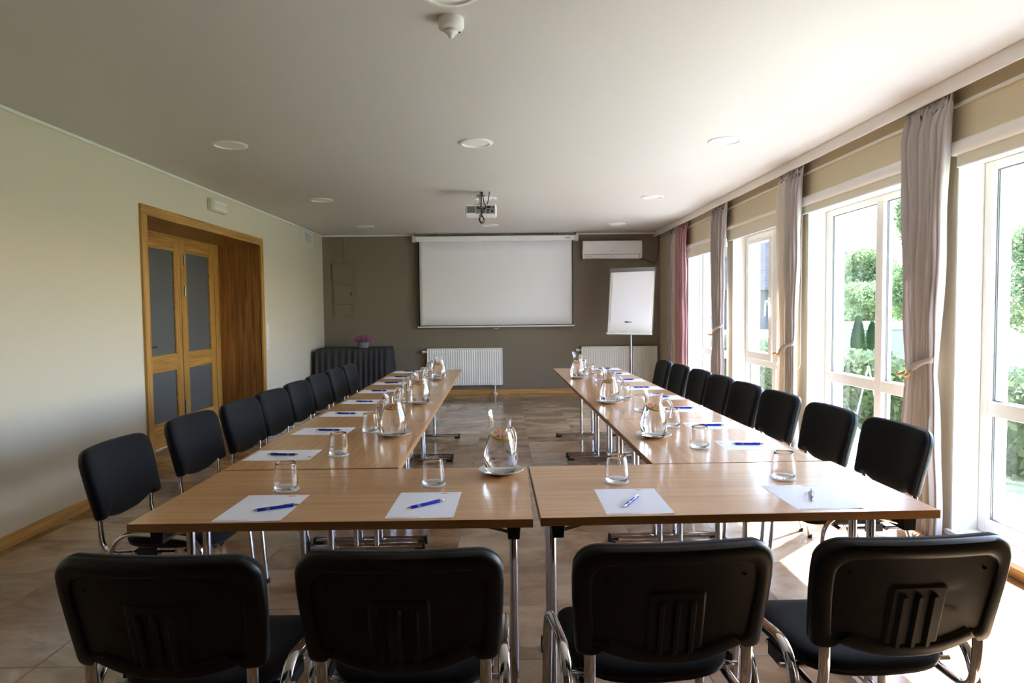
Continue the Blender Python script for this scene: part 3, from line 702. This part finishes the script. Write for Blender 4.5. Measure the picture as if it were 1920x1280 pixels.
# skirted table in the corner
tx0, tx1, ty0, ty1, tz = -2.86, -1.80, 9.98, 10.66, .80
t = thing('skirted_table', 'side table with a pleated charcoal skirt in the far left corner', 'table', ((tx0+tx1)/2, (ty0+ty1)/2, 0), .03)
hx, hy = (tx1-tx0)/2, (ty1-ty0)/2
b = B(); box(b, -hx, hx, -hy, hy, tz-.025, tz, .004); obj('tabletop', b, M['tabletopcloth'], t)
def skirt_loop(z, k, flare):
    pts = []; per = [(-hx, hy), (-hx, -hy), (hx, -hy), (hx, hy)]; n = 300
    for i in range(n):
        u = i/n*4; s = int(u) % 4; f = u-int(u); a, c = per[s], per[(s+1) % 4]
        x, y = a[0]+(c[0]-a[0])*f, a[1]+(c[1]-a[1])*f
        L = math.hypot(c[0]-a[0], c[1]-a[1]); nx, ny = (c[1]-a[1])/L, -(c[0]-a[0])/L
        if s == 0: nx, ny = -1, 0
        if s == 1: nx, ny = 0, -1
        if s == 2: nx, ny = 1, 0
        if s == 3: nx, ny = 0, 1
        per_n = 12 if s in (1, 3) else 7
        am = k*(.5+.5*math.sin(2*PI*per_n*f + 1.7*math.sin(7*f+s))); lim = flare if s != 3 else 0
        if s == 0: am, lim = am*.3, 0
        pts.append(Vector((x+nx*(.003+am+lim), y+ny*(.003+am+lim), z)))
    return pts
b = B(); loft(b, [skirt_loop(tz+.002, .003, 0), skirt_loop(tz-.03, .006, 0), skirt_loop(tz-.08, .020, .004), skirt_loop(.5, .034, .015), skirt_loop(.2, .04, .025), skirt_loop(.012, .042, .03)], cap0=False, cap1=False)
o = obj('skirt', b, M['skirt'], t, 60)
for sx in (-1, 1):
    for sy in (-1, 1):
        b = B(); tube(b, [(sx*(hx-.05), sy*(hy-.05), 0), (sx*(hx-.05), sy*(hy-.05), tz-.025)], .015, 10); obj('leg', b, M['chrome'], t)
# heather pot
t = thing('potted_heather', 'pink heather in a small grey pot on the skirted table', 'potted plant', (-2.19, 10.22, tz+.0025))
b = B(); lathe(b, [(.0, 0), (.074, 0), (.078, .004), (.088, .085), (.088, .09), (.080, .09), (.078, .07), (0, .07)], 28); obj('pot', b, M['pot'], t)
b = B(); r = random.Random(5)
for k in range(900):
    a, e = r.uniform(0, 2*PI), math.asin(r.random()**.8); R = .145*(.75+.3*r.random())
    p = Vector((R*1.05*math.cos(e)*math.cos(a), R*1.05*math.cos(e)*math.sin(a), .085+R*.78*math.sin(e)))
    s = r.uniform(.006, .011); q = [p+Vector((r.uniform(-s, s), r.uniform(-s, s), r.uniform(-s, s))) for _ in range(4)]
    vs = [b.verts.new(v) for v in q]
    for f in ((0, 1, 2), (0, 2, 3), (0, 3, 1), (1, 3, 2)): b.faces.new([vs[i] for i in f])
obj('blossom', b, M['heather'], t, 0)
b = B()
for k in range(90):
    a, l = r.uniform(0, 2*PI), r.uniform(.03, .14); tube(b, [(.02*math.cos(a), .02*math.sin(a), .065), (l*.6*math.cos(a), l*.6*math.sin(a), .10), (l*math.cos(a), l*math.sin(a), .09+(.14-l)*.8)], .0018, 4)
obj('stem', b, M['leafdark'], t, 0)
# flipchart
t = thing('flipchart_stand', 'white flipchart board with blank pad on a round-based steel pole', 'flipchart', (1.83, 9.62, 0), 0)
b = B(); lathe(b, [(0, 0), (.27, 0), (.275, .008), (.26, .018), (.05, .03), (0, .032)], 36); obj('base', b, M['steel'], t)
b = B(); tube(b, [(0, 0, .03), (0, 0, 1.02)], .022, 14); tube(b, [(0, 0, 1.0), (.0, .0, 1.2), (-.02, -.03, 1.22)], .016, 12); obj('pole', b, M['alu'], t)
T2 = Matrix.Translation((-.03, -.06, .985)) @ Matrix.Rotation(-math.radians(30), 4, 'Z') @ Matrix.Rotation(-math.radians(9), 4, 'X')
def fl(name, mat_, par, *boxes, bev=.003):
    b = B()
    for q in boxes: box(b, *q, bev) if bev else box(b, *q)
    b.transform(T2); return obj(name, b, mat_, par)
bd = fl('board', M['whiteplastic'], t, (-.335, .335, -.012, .012, 0, .975))
fl('board_edge', M['alu'], bd, (-.345, -.333, -.014, .014, 0, .975), (.333, .345, -.014, .014, 0, .975))
fl('clamp_bar', M['alu'], t, (-.335, .335, -.035, -.010, .92, .98), bev=.008)
fl('clamp_end', M['greyplastic'], t, (-.352, -.334, -.038, .0, .915, .985), (.334, .352, -.038, .0, .915, .985))
fl('paper_pad', M['paper'], t, (-.295, .295, -.022, -.0125, .145, .923), bev=.001)
fl('pad_emblem', M['navy'], t, (-.075, -.015, -.0232, -.0222, .172, .192), bev=0)
fl('pad_print', M['greyplastic'], t, (-.008, .002, -.0232, -.0222, .172, .19), (.006, .016, -.0232, -.0222, .172, .19), (.019, .028, -.0232, -.0222, .172, .19), bev=0)
fl('pen_tray', M['whiteplastic'], t, (-.335, .335, -.065, -.010, .0, .012), (-.335, .335, -.068, -.062, .0, .022))
def marker(x, m, label):
    b = B(); L = .06; n = 10
    loft(b, [[Vector((x+xx, -.038+r*math.cos(2*PI*k/n), .0205+r*math.sin(2*PI*k/n))) for k in range(n)] for xx, r in ((-L, .005), (-L+.004, .008), (L-.02, .008), (L, .005))])
    b.transform(Matrix.Translation(t.location) @ T2); tag(obj('marker_pen', b, m), label, 'marker pen', 'marker pens on the flipchart tray')
marker(-.25, M['red'], 'red marker pen at the left of the flipchart tray'); marker(-.09, M['navy'], 'dark marker pen in the middle of the flipchart tray'); marker(.13, M['green'], 'green marker pen at the right of the flipchart tray')

# ------------------------------------------------------------------ ceiling fittings
def downlight(x, y, label):
    t = thing('ceiling_light', label, 'ceiling light', (x, y, ZC), 0, 'round recessed ceiling lights')
    b = B(); lathe(b, [(.098, -.0005), (.127, -.0005), (.127, -.005), (.118, -.011), (.102, -.011), (.098, -.006)], 40, closed=True); obj('rim', b, M['white'], t)
    b = B(); lathe(b, [(0, -.0005), (.0985, -.0005), (.0985, -.003), (0, -.007)], 40); obj('diffuser', b, M['whiteplastic'], t)
for yi, y in enumerate((2.61, 4.93, 7.35, 9.64)):
    for xi, x in enumerate((-2.0, -.2, 1.64)):
        if yi == 0 and xi != 1: continue
        downlight(x, y, 'round white ceiling light, ' + ['left', 'middle', 'window-side'][xi] + ' column, ' + ['nearest, just above the smoke detector', 'second row from the camera', 'third row from the camera', 'farthest row'][yi])
t = thing('smoke_detector', 'white round smoke detector on the ceiling near the camera', 'smoke detector', (-.213, 2.86, ZC))
b = B(); lathe(b, [(0, 0), (.053, 0), (.054, -.004), (.054, -.036), (.050, -.041), (.03, -.047), (0, -.047)], 36); obj('base', b, M['whiteplastic'], t)
b = B(); lathe(b, [(0, -.046), (.022, -.046), (.022, -.052), (0, -.052)], 24); obj('vent_ring', b, M['rubber'], t)
b = B(); lathe(b, [(0, -.050), (.028, -.050), (.029, -.055), (.022, -.062), (.014, -.066), (.013, -.074), (.004, -.082), (0, -.083)], 24); obj('sensor_head', b, M['whiteplastic'], t)
b = B(); lathe(b, [(0, 0), (.004, 0), (.004, -.002), (0, -.002)], 10, (.012, .038, -.0435)); lathe(b, [(0, 0), (.005, 0), (.005, -.002), (0, -.002)], 10, (.033, .022, -.0455)); obj('indicator', b, M['rubber'], t)
# projector
t = thing('ceiling_projector', 'grey projector hanging upside down from the ceiling with looped cables', 'projector', (-.235, 6.95, 0))
b = B(); box(b, -.162, .162, -.11, .12, 2.335, 2.445, .018, 3); obj('housing', b, M['whiteplastic'], t)
b = B(); box(b, -.140, -.055, -.116, -.108, 2.355, 2.425)
for k in range(7): box(b, -.138, -.057, -.119, -.115, 2.358+k*.0095, 2.362+k*.0095)
obj('vent_grille', b, M['greyplastic'], t, 0)
b = B(); box(b, -.05, .145, -.1135, -.109, 2.350, 2.430); obj('connector_panel', b, M['alu'], t)
for x0, x1, z0, z1 in ((.062, .10, 2.405, 2.425), (.062, .088, 2.378, 2.392), (.108, .125, 2.36, 2.386), (.062, .08, 2.355, 2.366), (.122, .134, 2.405, 2.418), (.0, .02, 2.36, 2.38), (.024, .04, 2.39, 2.41), (-.03, -.012, 2.40, 2.42)): b = B(); box(b, x0, x1, -.117, -.1125, z0, z1); obj('socket', b, M['rubber'], t)
b = B(); lathe(b, [(0, 0), (.035, 0), (.035, .03), (0, .03)], 20, (-.08, 0, 0)); b.transform(Matrix.Translation((0, .115, 2.39)) @ Matrix.Rotation(-PI/2, 4, 'X')); obj('lens', b, M['rubber'], t)
b = B(); tube(b, [(-.005, 0, 2.455), (-.005, 0, 2.54)], .016, 12); lathe(b, [(0, 2.585), (.052, 2.585), (.052, 2.589), (0, 2.5895)], 24); tube(b, [(-.005, 0, 2.54), (-.005, 0, 2.587)], .010, 10)
for a in (0, 2.1, 4.2): tube(b, [(0, 0, 2.455), (.09*math.cos(a), .09*math.sin(a), 2.452), (.09*math.cos(a), .09*math.sin(a), 2.443)], .006, 6)
obj('mount', b, M['cream'], t)
b = B(); lathe(b, [(0, 2.545), (.05, 2.547), (.05, 2.553), (0, 2.556)], 24); lathe(b, [(0, 2.447), (.085, 2.447), (.085, 2.455), (0, 2.456)], 24); obj('mount_plate', b, M['greyplastic'], t)
b = B()
tube(b, smooth_path([(.005, -.02, 2.585), (.008, -.05, 2.50), (.0, -.125, 2.42), (.012, -.14, 2.345), (.0, -.14, 2.31)], .04), .0055, 6)
tube(b, smooth_path([(.015, -.02, 2.585), (.03, -.06, 2.47), (.055, -.13, 2.42), (.03, -.135, 2.37), (.0, -.14, 2.34)], .04), .005, 6)
tube(b, smooth_path([(.088, -.02, 2.585), (.08, -.05, 2.50), (.05, -.12, 2.40), (.01, -.135, 2.39), (-.03, -.13, 2.40), (-.055, -.06, 2.45)], .04), .0045, 6)
for k, (rx, rz) in enumerate(((.022, .040), (.016, .030), (.025, .034))):
    tube(b, [(.004+.004*k+rx*math.cos(2*PI*i/20), -.14-.004*k, 2.305-.008*k+rz*math.sin(2*PI*i/20)-.01) for i in range(21)], .004, 6)
obj('cable', b, M['cable'], t)
# wall fittings on the left wall
t = thing('emergency_light', 'cream emergency light box above the door frame', 'emergency light', (XL, 6.83, 2.44))
b = B(); box(b, .0005, .05, -.18, .18, -.055, .065, .008); obj('housing', b, M['cream'], t)
b = B(); box(b, .049, .062, -.15, .15, -.04, .05, .006); obj('lens', b, M['whiteplastic'], t)
b = B()
for k in range(9): box(b, .061, .0635, -.13+.032*k, -.118+.032*k, -.02, .03)
obj('rib', b, M['cream'], t)
t = thing('air_vent', 'small white louvred vent high on the cream wall in the far corner', 'vent', (XL, 10.0, 2.475))
b = B(); box(b, .0005, .012, -.215, -.18, -.095, .085, .003); box(b, .0005, .012, .18, .215, -.095, .085, .003); box(b, .0005, .012, -.18, .18, .068, .085, .003); box(b, .0005, .012, -.18, .18, -.095, -.078, .003); obj('frame', b, M['whiteplastic'], t)
b = B(); box(b, .0005, .002, -.18, .18, -.078, .068); obj('backing', b, M['greyplastic'], t)
b = B()
for k in range(10): z = -.072+.0145*k; box(b, .003, .010, -.18, .18, z, z+.007)
obj('slat', b, M['whiteplastic'], t)
t = thing('light_switch', 'vertical white strip of four light switches beside the door frame', 'light switch', (XL, 8.20, .90))
b = B(); box(b, .0005, .008, -.042, .042, 0, .33, .003); obj('plate', b, M['whiteplastic'], t)
for k in range(4): b = B(); box(b, .0075, .013, -.03, .03, .013+.079*k, .013+.079*k+.066, .003); obj('rocker', b, M['white'], t)

# ------------------------------------------------------------------ curtains and blinds
def curtain(y0, y1, xc, tie_z, label, seed, folds=9, mats=None, bands=None, tieb=True, yb=None, tw=.6, side=0):
    mats = mats or [M['curtain']]
    r = random.Random(seed); ph = [r.uniform(0, 6) for _ in range(5)]; n = folds*14; nz = 60; zt, zb = 2.555, .03
    t = thing('curtain', label, 'curtain', (xc, (y0+y1)/2, 0), 0, 'linen curtains between the windows'); w0 = (y1-y0)
    def prof(z):
        if not tieb: return 1-.05*math.sin((zt-z)*1.4), 0
        if z > tie_z: u = (z-tie_z)/(zt-tie_z); wk = tw+(1-tw)*(u**.75)
        else: u = (tie_z-z)/(tie_z-zb); wk = tw+(.86-tw)*min(1, u*1.15)**.7
        return wk, 1-min(1, abs(z-tie_z)/.35)
    g = []
    b = B()
    for j in range(nz+1):
        z = zt-(zt-zb)*j/nz; wk, p = prof(z); row = []
        for i in range(n+1):
            s = i/n
            sw = s+.020*math.sin(2*PI*3*s+ph[0])+.012*math.sin(2*PI*5*s+ph[1])
            ang = 2*PI*folds*sw+.5*math.sin(z*2.1+ph[2]+5*s)
            amp = (.026+.008*math.sin(2*PI*2*s+ph[3]))*(1-.35*p); zin = max(0, min(1, (2.50-z)/.15)); xo = -.022*zin; amp *= .6+.4*zin
            if z > 2.46: 
                f = (z-2.46)/.095; ang = 2*PI*folds*sw*(1) + 2*PI*folds*2*s*f; amp *= 1-.55*f
            y = (s-.5)*w0*wk + .010*math.sin(ang*2+ph[4])*wk + (.5-.5*wk)*w0*side
            sn = math.sin(ang); x = xo + amp*(sn-.25*math.sin(2*ang+.6)) + .004*math.sin(9*z+ph[1]+20*s)*(1-p)
            row.append(b.verts.new((x, y, z)))
        g.append(row)
    for j in range(nz):
        for i in range(n):
            f = b.faces.new((g[j][i], g[j+1][i], g[j+1][i+1], g[j][i+1]))
            if bands:
                s = i/n
                for k, lim in enumerate(bands):
                    if s < lim: f.material_index = k; break
    o = obj('fabric', b, mats, t, 80)
    md = o.modifiers.new('thick', 'SOLIDIFY'); md.thickness = .0015
    if tieb:
        wk, _ = prof(tie_z); hw = w0*wk/2; cy = (.5-.5*wk)*w0*side
        bd = B(); rings = []; m = 40
        for k in range(m+1):
            a = 2*PI*k/m; yy = cy+(hw+.012)*math.cos(a+PI); xx = -.022-.042*math.sin(a)*(1 if math.sin(a) > 0 else .5)
            zz = tie_z + .035 - .075*max(0, math.cos(a))*0 + .055*(-(math.cos(a+PI)))*1.0 - .0
            hh = .020+.004*math.sin(5*a)
            rings.append([Vector((xx, yy, zz+hh)), Vector((xx-.003, yy, zz)), Vector((xx, yy, zz-hh))])
        vr = [[bd.verts.new(p) for p in q] for q in rings]
        for a_, c_ in zip(vr, vr[1:]):
            for q in range(2): bd.faces.new((a_[q], a_[q+1], c_[q+1], c_[q]))
        tb = obj('tieback', bd, M['curtain'], t, 80); md = tb.modifiers.new('thick', 'SOLIDIFY'); md.thickness = .003
        for yy in (cy+hw*.35, cy+hw*.95):
            k = B(); lathe(k, [(0, -.030), (.010, -.026), (.015, -.014), (.016, 0), (.015, .014), (.010, .026), (0, .030)], 14)
            k.transform(Matrix.Translation((-.078, yy, tie_z-.02)) @ Matrix.Rotation(1.2, 4, 'X') @ Matrix.Scale(.85, 4)); obj('wooden_toggle', k, M['wood_bead'], tb)
    return t
XC = 2.458
curtain(3.65, 4.04, XC, .97, 'mauve linen curtain nearest the camera, tied with wooden toggles', 2, 9, side=0)
curtain(5.46, 5.93, XC, .97, 'mauve and cream linen curtain, second from the camera, tied with toggles', 5, 9, [M['curtain'], M['curtain_light']], [.52, 1.01])
curtain(7.33, 7.81, XC, 1.07, 'mauve linen curtain, third from the camera, tied with toggles', 8, 8)
curtain(8.93, 9.90, XC, 1.0, 'untied curtain in rose, cream and taupe in the far corner', 11, 14, [M['curtain_pink'], M['curtain_light'], M['curtain']], [.45, .70, 1.01], tieb=False)
def blind(y0, y1, z0, z1, drop, label, cassette=True, chain=False):
    t = thing('roller_blind', label, 'roller blind', (XR, (y0+y1)/2, 0), 0, 'cream roller blinds above the windows'); h = (y1-y0)/2
    zc = (z0+z1)/2; r = (z1-z0)/2; n = 12
    b = B()
    prof = [(-.004, z1), (-.032, z1)] + [(-.032-.016*math.sin(PI*k/n), zc+r*math.cos(PI*k/n)) for k in range(1, n)] + [(-.032, z0), (-.004, z0)]
    loft(b, [[Vector((x, yy, z)) for x, z in prof] for yy in (-h, h)]); obj('cassette', b, M['white'] if cassette else M['blind'], t, 50)
    b = B(); box(b, -.026, -.024, -h+.02, h-.03, drop+.012, z0+.004); obj('fabric', b, M['blind'], t, 0)
    b = B(); box(b, -.031, -.019, -h+.02, h-.03, drop, drop+.013, .004); obj('bottom_bar', b, M['white'], t)
    if chain:
        b = B()
        tube(b, smooth_path([(-.03, h-.012, z0), (-.03, h-.014, .95), (-.034, h-.03, .83), (-.032, h-.055, .86), (-.03, h-.06, z0)], .05), .0028, 6); obj('chain', b, M['white'], t)
    return t
blind(1.95, 3.70, 2.185, 2.262, 2.115, 'cream roller blind over the nearest window')
blind(3.82, 5.63, 2.195, 2.270, 2.128, 'cream roller blind with white chain over the second window', chain=True)
blind(5.70, 7.50, 2.225, 2.262, 2.098, 'cream roller blind let down lower over the casement window', False)
blind(7.50, 9.20, 2.165, 2.215, 2.035, 'cream roller blind let down lowest over the farthest window')

# ------------------------------------------------------------------ outside
b = B(); box(b, XO, 90, -40, 140, -.35, -.15); o = obj('ground', b, M['grass']); o['kind'] = 'structure'
b = B(); box(b, XO+.005, 3.75, -12, 14, -.16, -.13); o = obj('bounce_strip', b, M['bounce']); o['kind'] = 'structure'  # added unseen pale strip, bounces daylight through the windows onto the ceiling
def leaves(b, c, rx, rz, n, s, r, shell=.55):
    for _ in range(n):
        d = Vector((r.gauss(0, 1), r.gauss(0, 1), r.gauss(0, 1))).normalized(); k = shell+(1-shell)*r.random()
        p = Vector(c)+Vector((d.x*rx*k, d.y*rx*k, d.z*rz*k)); a = Vector((r.uniform(-1, 1), r.uniform(-1, 1), r.uniform(-1, 1))).normalized(); q = a.orthogonal().normalized()
        u, w = a*s*r.uniform(.6, 1.2), q*s*r.uniform(.4, .8)
        b.faces.new([b.verts.new(p+u), b.verts.new(p+w), b.verts.new(p-u), b.verts.new(p-w)])
def tree(x, y, h, rad, label, seed, m='leaf', blobs=9, n=700, s=.16, group='trees in the garden', low=.25, cat='tree', name='birch_tree'):
    r = random.Random(seed); t = thing(name, label, cat, (x, y, -.15), 0, group)
    b = B(); tube(b, [(0, 0, 0), (.05, .02, h*.4), (0, .05, h*.9)], [h*.02, h*.015, h*.004], 8); 
    for k in range(6):
        a = r.uniform(0, 6.28); z = h*r.uniform(.35, .7); tube(b, [(0, 0, z), (rad*.5*math.cos(a), rad*.5*math.sin(a), z+h*.12)], [h*.006, h*.002], 6)
    obj('trunk', b, M['bark'], t)
    b = B()
    for k in range(blobs):
        a = r.uniform(0, 6.28); u = r.random(); z = h*(low+(1-low)*(.12+.76*u)); rr = rad*(1-.65*abs(u-.35)/.65)*r.uniform(.2, .75)
        leaves(b, (rr*math.cos(a), rr*math.sin(a), z), rad*r.uniform(.35, .55), h*r.uniform(.10, .17), n, s, r)
    obj('crown', b, M[m], t, 0)
tree(13.6, 21.6, 6.6, 1.15, 'tall weeping birch with fine green leaves, beyond the second window', 1, blobs=20, low=.06, n=1500, s=.06)
tree(18.2, 33.2, 4.4, 2.3, 'broad pale tree far behind the tank, beyond the second window', 2, blobs=18, n=1100, s=.09, low=.1)
tree(15.2, 27.6, 2.6, 1.9, 'low rounded bush behind the thujas, beyond the second window', 3, blobs=14, n=900, s=.07, low=.05)
tree(17.0, 20.8, 4.1, 2.2, 'leafy garden tree seen through the nearest window', 4, 'leaf', blobs=18, n=1300, s=.07, low=.08)
tree(21.5, 39.5, 5.0, 1.9, 'distant pale tree before the neighbouring house', 6, blobs=14, n=700, s=.14, low=.15)
def thuja(x, y, h, w, label, seed):
    r = random.Random(seed); t = thing('thuja_shrub', label, 'shrub', (x, y, -.15), 0, 'columnar thujas by the tank')
    b = B()
    for _ in range(4200):
        u = r.random()**.8; a = r.uniform(0, 6.28); rr = w*(math.sin(PI*min(1, .12+.88*u)**.75))**.6*(.7+.3*r.random()); p = Vector((rr*math.cos(a), rr*math.sin(a), h*u)); s = .035
        v = Vector((math.cos(a)*.5, math.sin(a)*.5, 1)).normalized()*s*1.6; q = Vector((-math.sin(a), math.cos(a), 0))*s*.7
        b.faces.new([b.verts.new(p+v), b.verts.new(p+q), b.verts.new(p-v), b.verts.new(p-q)])
    lathe(b, [(0, 0), (w*.5, h*.1), (w*.72, h*.4), (w*.5, h*.8), (0, h*.96)], 12)
    obj('foliage', b, M['thuja'], t, 0)
    b = B(); tube(b, [(0, 0, 0), (0, 0, h*.5)], .04, 6); obj('stem', b, M['bark'], t)
thuja(7.75, 14.45, 1.28, .17, 'columnar thuja shrub left of the pale tank', 1)
thuja(8.2, 14.7, 1.14, .17, 'second columnar thuja shrub, right beside the pale tank', 2)
def hedge(x0, x1, y0, y1, h, label, seed, n=9000):
    r = random.Random(seed); b = B(); box(b, x0+.12, x1-.12, y0+.12, y1-.12, -.15, h-.12)
    for _ in range(n):
        f = r.randrange(3); p = Vector((r.uniform(x0, x1), r.uniform(y0, y1), r.uniform(-.15, h)))
        if f == 0: p.x = x0+r.uniform(-.05, .12)
        elif f == 1: p.z = h-r.uniform(-.05, .12)
        else: p.y = (y0 if r.random() < .5 else y1)+r.uniform(-.08, .08)
        a = Vector((r.uniform(-1, 1), r.uniform(-1, 1), r.uniform(-1, 1))).normalized()*.05; q = a.orthogonal().normalized()*.03
        b.faces.new([b.verts.new(p+a), b.verts.new(p+q), b.verts.new(p-a), b.verts.new(p-q)])
    return tag(obj('hedge', b, M['leaf2'], None, 0), label, 'hedge')
hedge(4.4, 5.1, 4.6, 15.0, .70, 'low clipped green hedge across the lawn outside the windows', 1, 16000)
t = thing('water_tank', 'pale blue garden tank with a white lid behind the hedge', 'tank', (9.9, 16.2, -.15))
b = B(); box(b, -1.4, 1.4, -.7, .7, 0, .95, .05); obj('body', b, M['tank'], t)
b = B(); box(b, -1.5, 1.5, -.8, .8, .95, 1.12, .05); obj('lid', b, M['whiteplastic'], t)
def swing():
    t = thing('garden_frame', 'pale metal a-frame standing on the lawn by the hedge', 'garden frame', (4.02, 7.25, -.15))
    for dx, dy in ((-.12, .15), (.12, -.10)):
        b = B(); tube(b, [(dx, dy, 0), (0, .02, .85)], .010, 8); obj('leg', b, M['tank'], t)
swing()
# neighbour's house
hx0, hx1, hy0, hy1, ez, rz_ = 15.0, 27.0, 46.0, 60.0, 2.7, 8.6
t = thing('neighbour_house', 'neighbouring house with cream walls and a grey tiled roof', 'house', (0, 0, -.15))
b = B(); box(b, hx0, hx1, hy0, hy1, 0, ez+.15); obj('wall', b, M['render'], t)
b = B(); o_ = .6; ym = (hy0+hy1)/2
P = [(hx0-o_, hy0-o_, ez), (hx1+o_, hy0-o_, ez), (hx1+o_, hy1+o_, ez), (hx0-o_, hy1+o_, ez)]; R0, R1 = (hx0+4, ym, rz_), (hx1-4, ym, rz_)
vs = [b.verts.new(p) for p in P]; r0, r1 = b.verts.new(R0), b.verts.new(R1)
for f in ((vs[0], vs[1], r1, r0), (vs[2], vs[3], r0, r1), (vs[3], vs[0], r0), (vs[1], vs[2], r1), tuple(vs)): b.faces.new(f)
obj('roof', b, M['roof'], t, 0)
N, L, bs = nodes(M['roof'])
tc = N.new('ShaderNodeTexCoord'); br = N.new('ShaderNodeTexBrick'); br.inputs['Scale'].default_value = 1.0; br.inputs['Brick Width'].default_value = .5; br.inputs['Row Height'].default_value = .26
br.inputs['Color1'].default_value = srgb(42, 44, 50); br.inputs['Color2'].default_value = srgb(52, 54, 60); br.inputs['Mortar'].default_value = srgb(24, 26, 31); br.inputs['Mortar Size'].default_value = .03
mp = N.new('ShaderNodeMapping'); mp.inputs['Rotation'].default_value = (PI/2, 0, 0); L.new(tc.outputs['Object'], mp.inputs['Vector']); L.new(mp.outputs['Vector'], br.inputs['Vector']); L.new(br.outputs['Color'], bs.inputs['Base Color'])
for yy in (48.5, 52.5, 56.5):
    b = B(); box(b, hx0-.03, hx0+.02, yy-.6, yy+.6, 1.0, 2.2); f = obj('house_window', b, M['white'], t); b = B(); box(b, hx0-.05, hx0-.028, yy-.5, yy+.5, 1.1, 2.1); obj('pane', b, M['darkglass'], f)
for xx in (21.5, 24.8):
    b = B(); box(b, xx-.6, xx+.6, hy0-.03, hy0+.02, 1.0, 2.2); f = obj('house_window', b, M['white'], t); b = B(); box(b, xx-.5, xx+.5, hy0-.05, hy0-.028, 1.1, 2.1); obj('pane', b, M['darkglass'], f)

# ------------------------------------------------------------------ light
S = bpy.context.scene
w = bpy.data.worlds.new('sky'); S.world = w; w.use_nodes = True
N, L = w.node_tree.nodes, w.node_tree.links
sky = N.new('ShaderNodeTexSky'); sky.sky_type = 'NISHITA'; sky.sun_disc = False
el = math.radians(48.9); az = Vector((.729, .684))
sky.sun_elevation = el; sky.sun_rotation = math.atan2(az.x, az.y); sky.air_density = 1.2; sky.dust_density = 1.0
tint = N.new('ShaderNodeMixRGB'); tint.blend_type = 'MULTIPLY'; tint.inputs['Fac'].default_value = 1; tint.inputs['Color2'].default_value = (.95, .96, 1.08, 1)
L.new(sky.outputs['Color'], tint.inputs['Color1']); L.new(tint.outputs['Color'], N['Background'].inputs['Color']); N['Background'].inputs['Strength'].default_value = .40
sd = bpy.data.lights.new('sun', 'SUN'); sd.energy = 11.0; sd.angle = math.radians(.6); sd.color = (.92, .95, 1.0)
so = bpy.data.objects.new('sun', sd); COL.objects.link(so)
d = -Vector((az.x*math.cos(el), az.y*math.cos(el), math.sin(el))); so.rotation_euler = d.to_track_quat('-Z', 'Y').to_euler(); so.location = (8, 8, 8)
for i, (y0, y1) in enumerate(WIN):
    ld = bpy.data.lights.new('window_portal', 'AREA'); ld.shape = 'RECTANGLE'; ld.size = WZ1-WZ0+.12; ld.size_y = y1-y0+.12; ld.cycles.is_portal = True
    lo = bpy.data.objects.new('window_portal', ld); COL.objects.link(lo); lo.location = (XO+.08, (y0+y1)/2, (WZ0+WZ1)/2); lo.rotation_euler = (0, PI/2, 0)

# ------------------------------------------------------------------ camera
fw_pitch, yaw, roll, F = .0474, .0102, .0111, 1241.86
fw = Vector((math.sin(yaw)*math.cos(fw_pitch), math.cos(yaw)*math.cos(fw_pitch), -math.sin(fw_pitch)))
r0 = fw.cross(Vector((0, 0, 1))).normalized(); u0 = r0.cross(fw)
rt = r0*math.cos(roll)-u0*math.sin(roll); up = u0*math.cos(roll)+r0*math.sin(roll)
cd = bpy.data.cameras.new('camera'); cam = bpy.data.objects.new('camera', cd); COL.objects.link(cam)
m = Matrix((rt, up, -fw)).transposed().to_4x4(); m.translation = Vector((0, 0, 1.36)); cam.matrix_world = m
cd.sensor_width = 36; cd.sensor_fit = 'HORIZONTAL'; cd.lens = F/1920*36; cd.clip_start = .05; cd.clip_end = 500
S.camera = cam
vs = S.view_settings; vs.view_transform = 'Standard'; vs.look = 'None'; vs.gamma = 1; vs.use_curve_mapping = False; vs.exposure = 2.73
c = S.cycles; c.max_bounces = 14; c.diffuse_bounces = 6; c.glossy_bounces = 5; c.transmission_bounces = 12; c.transparent_max_bounces = 16; c.sample_clamp_indirect = 6; c.caustics_reflective = False; c.caustics_refractive = True; c.blur_glossy = .5
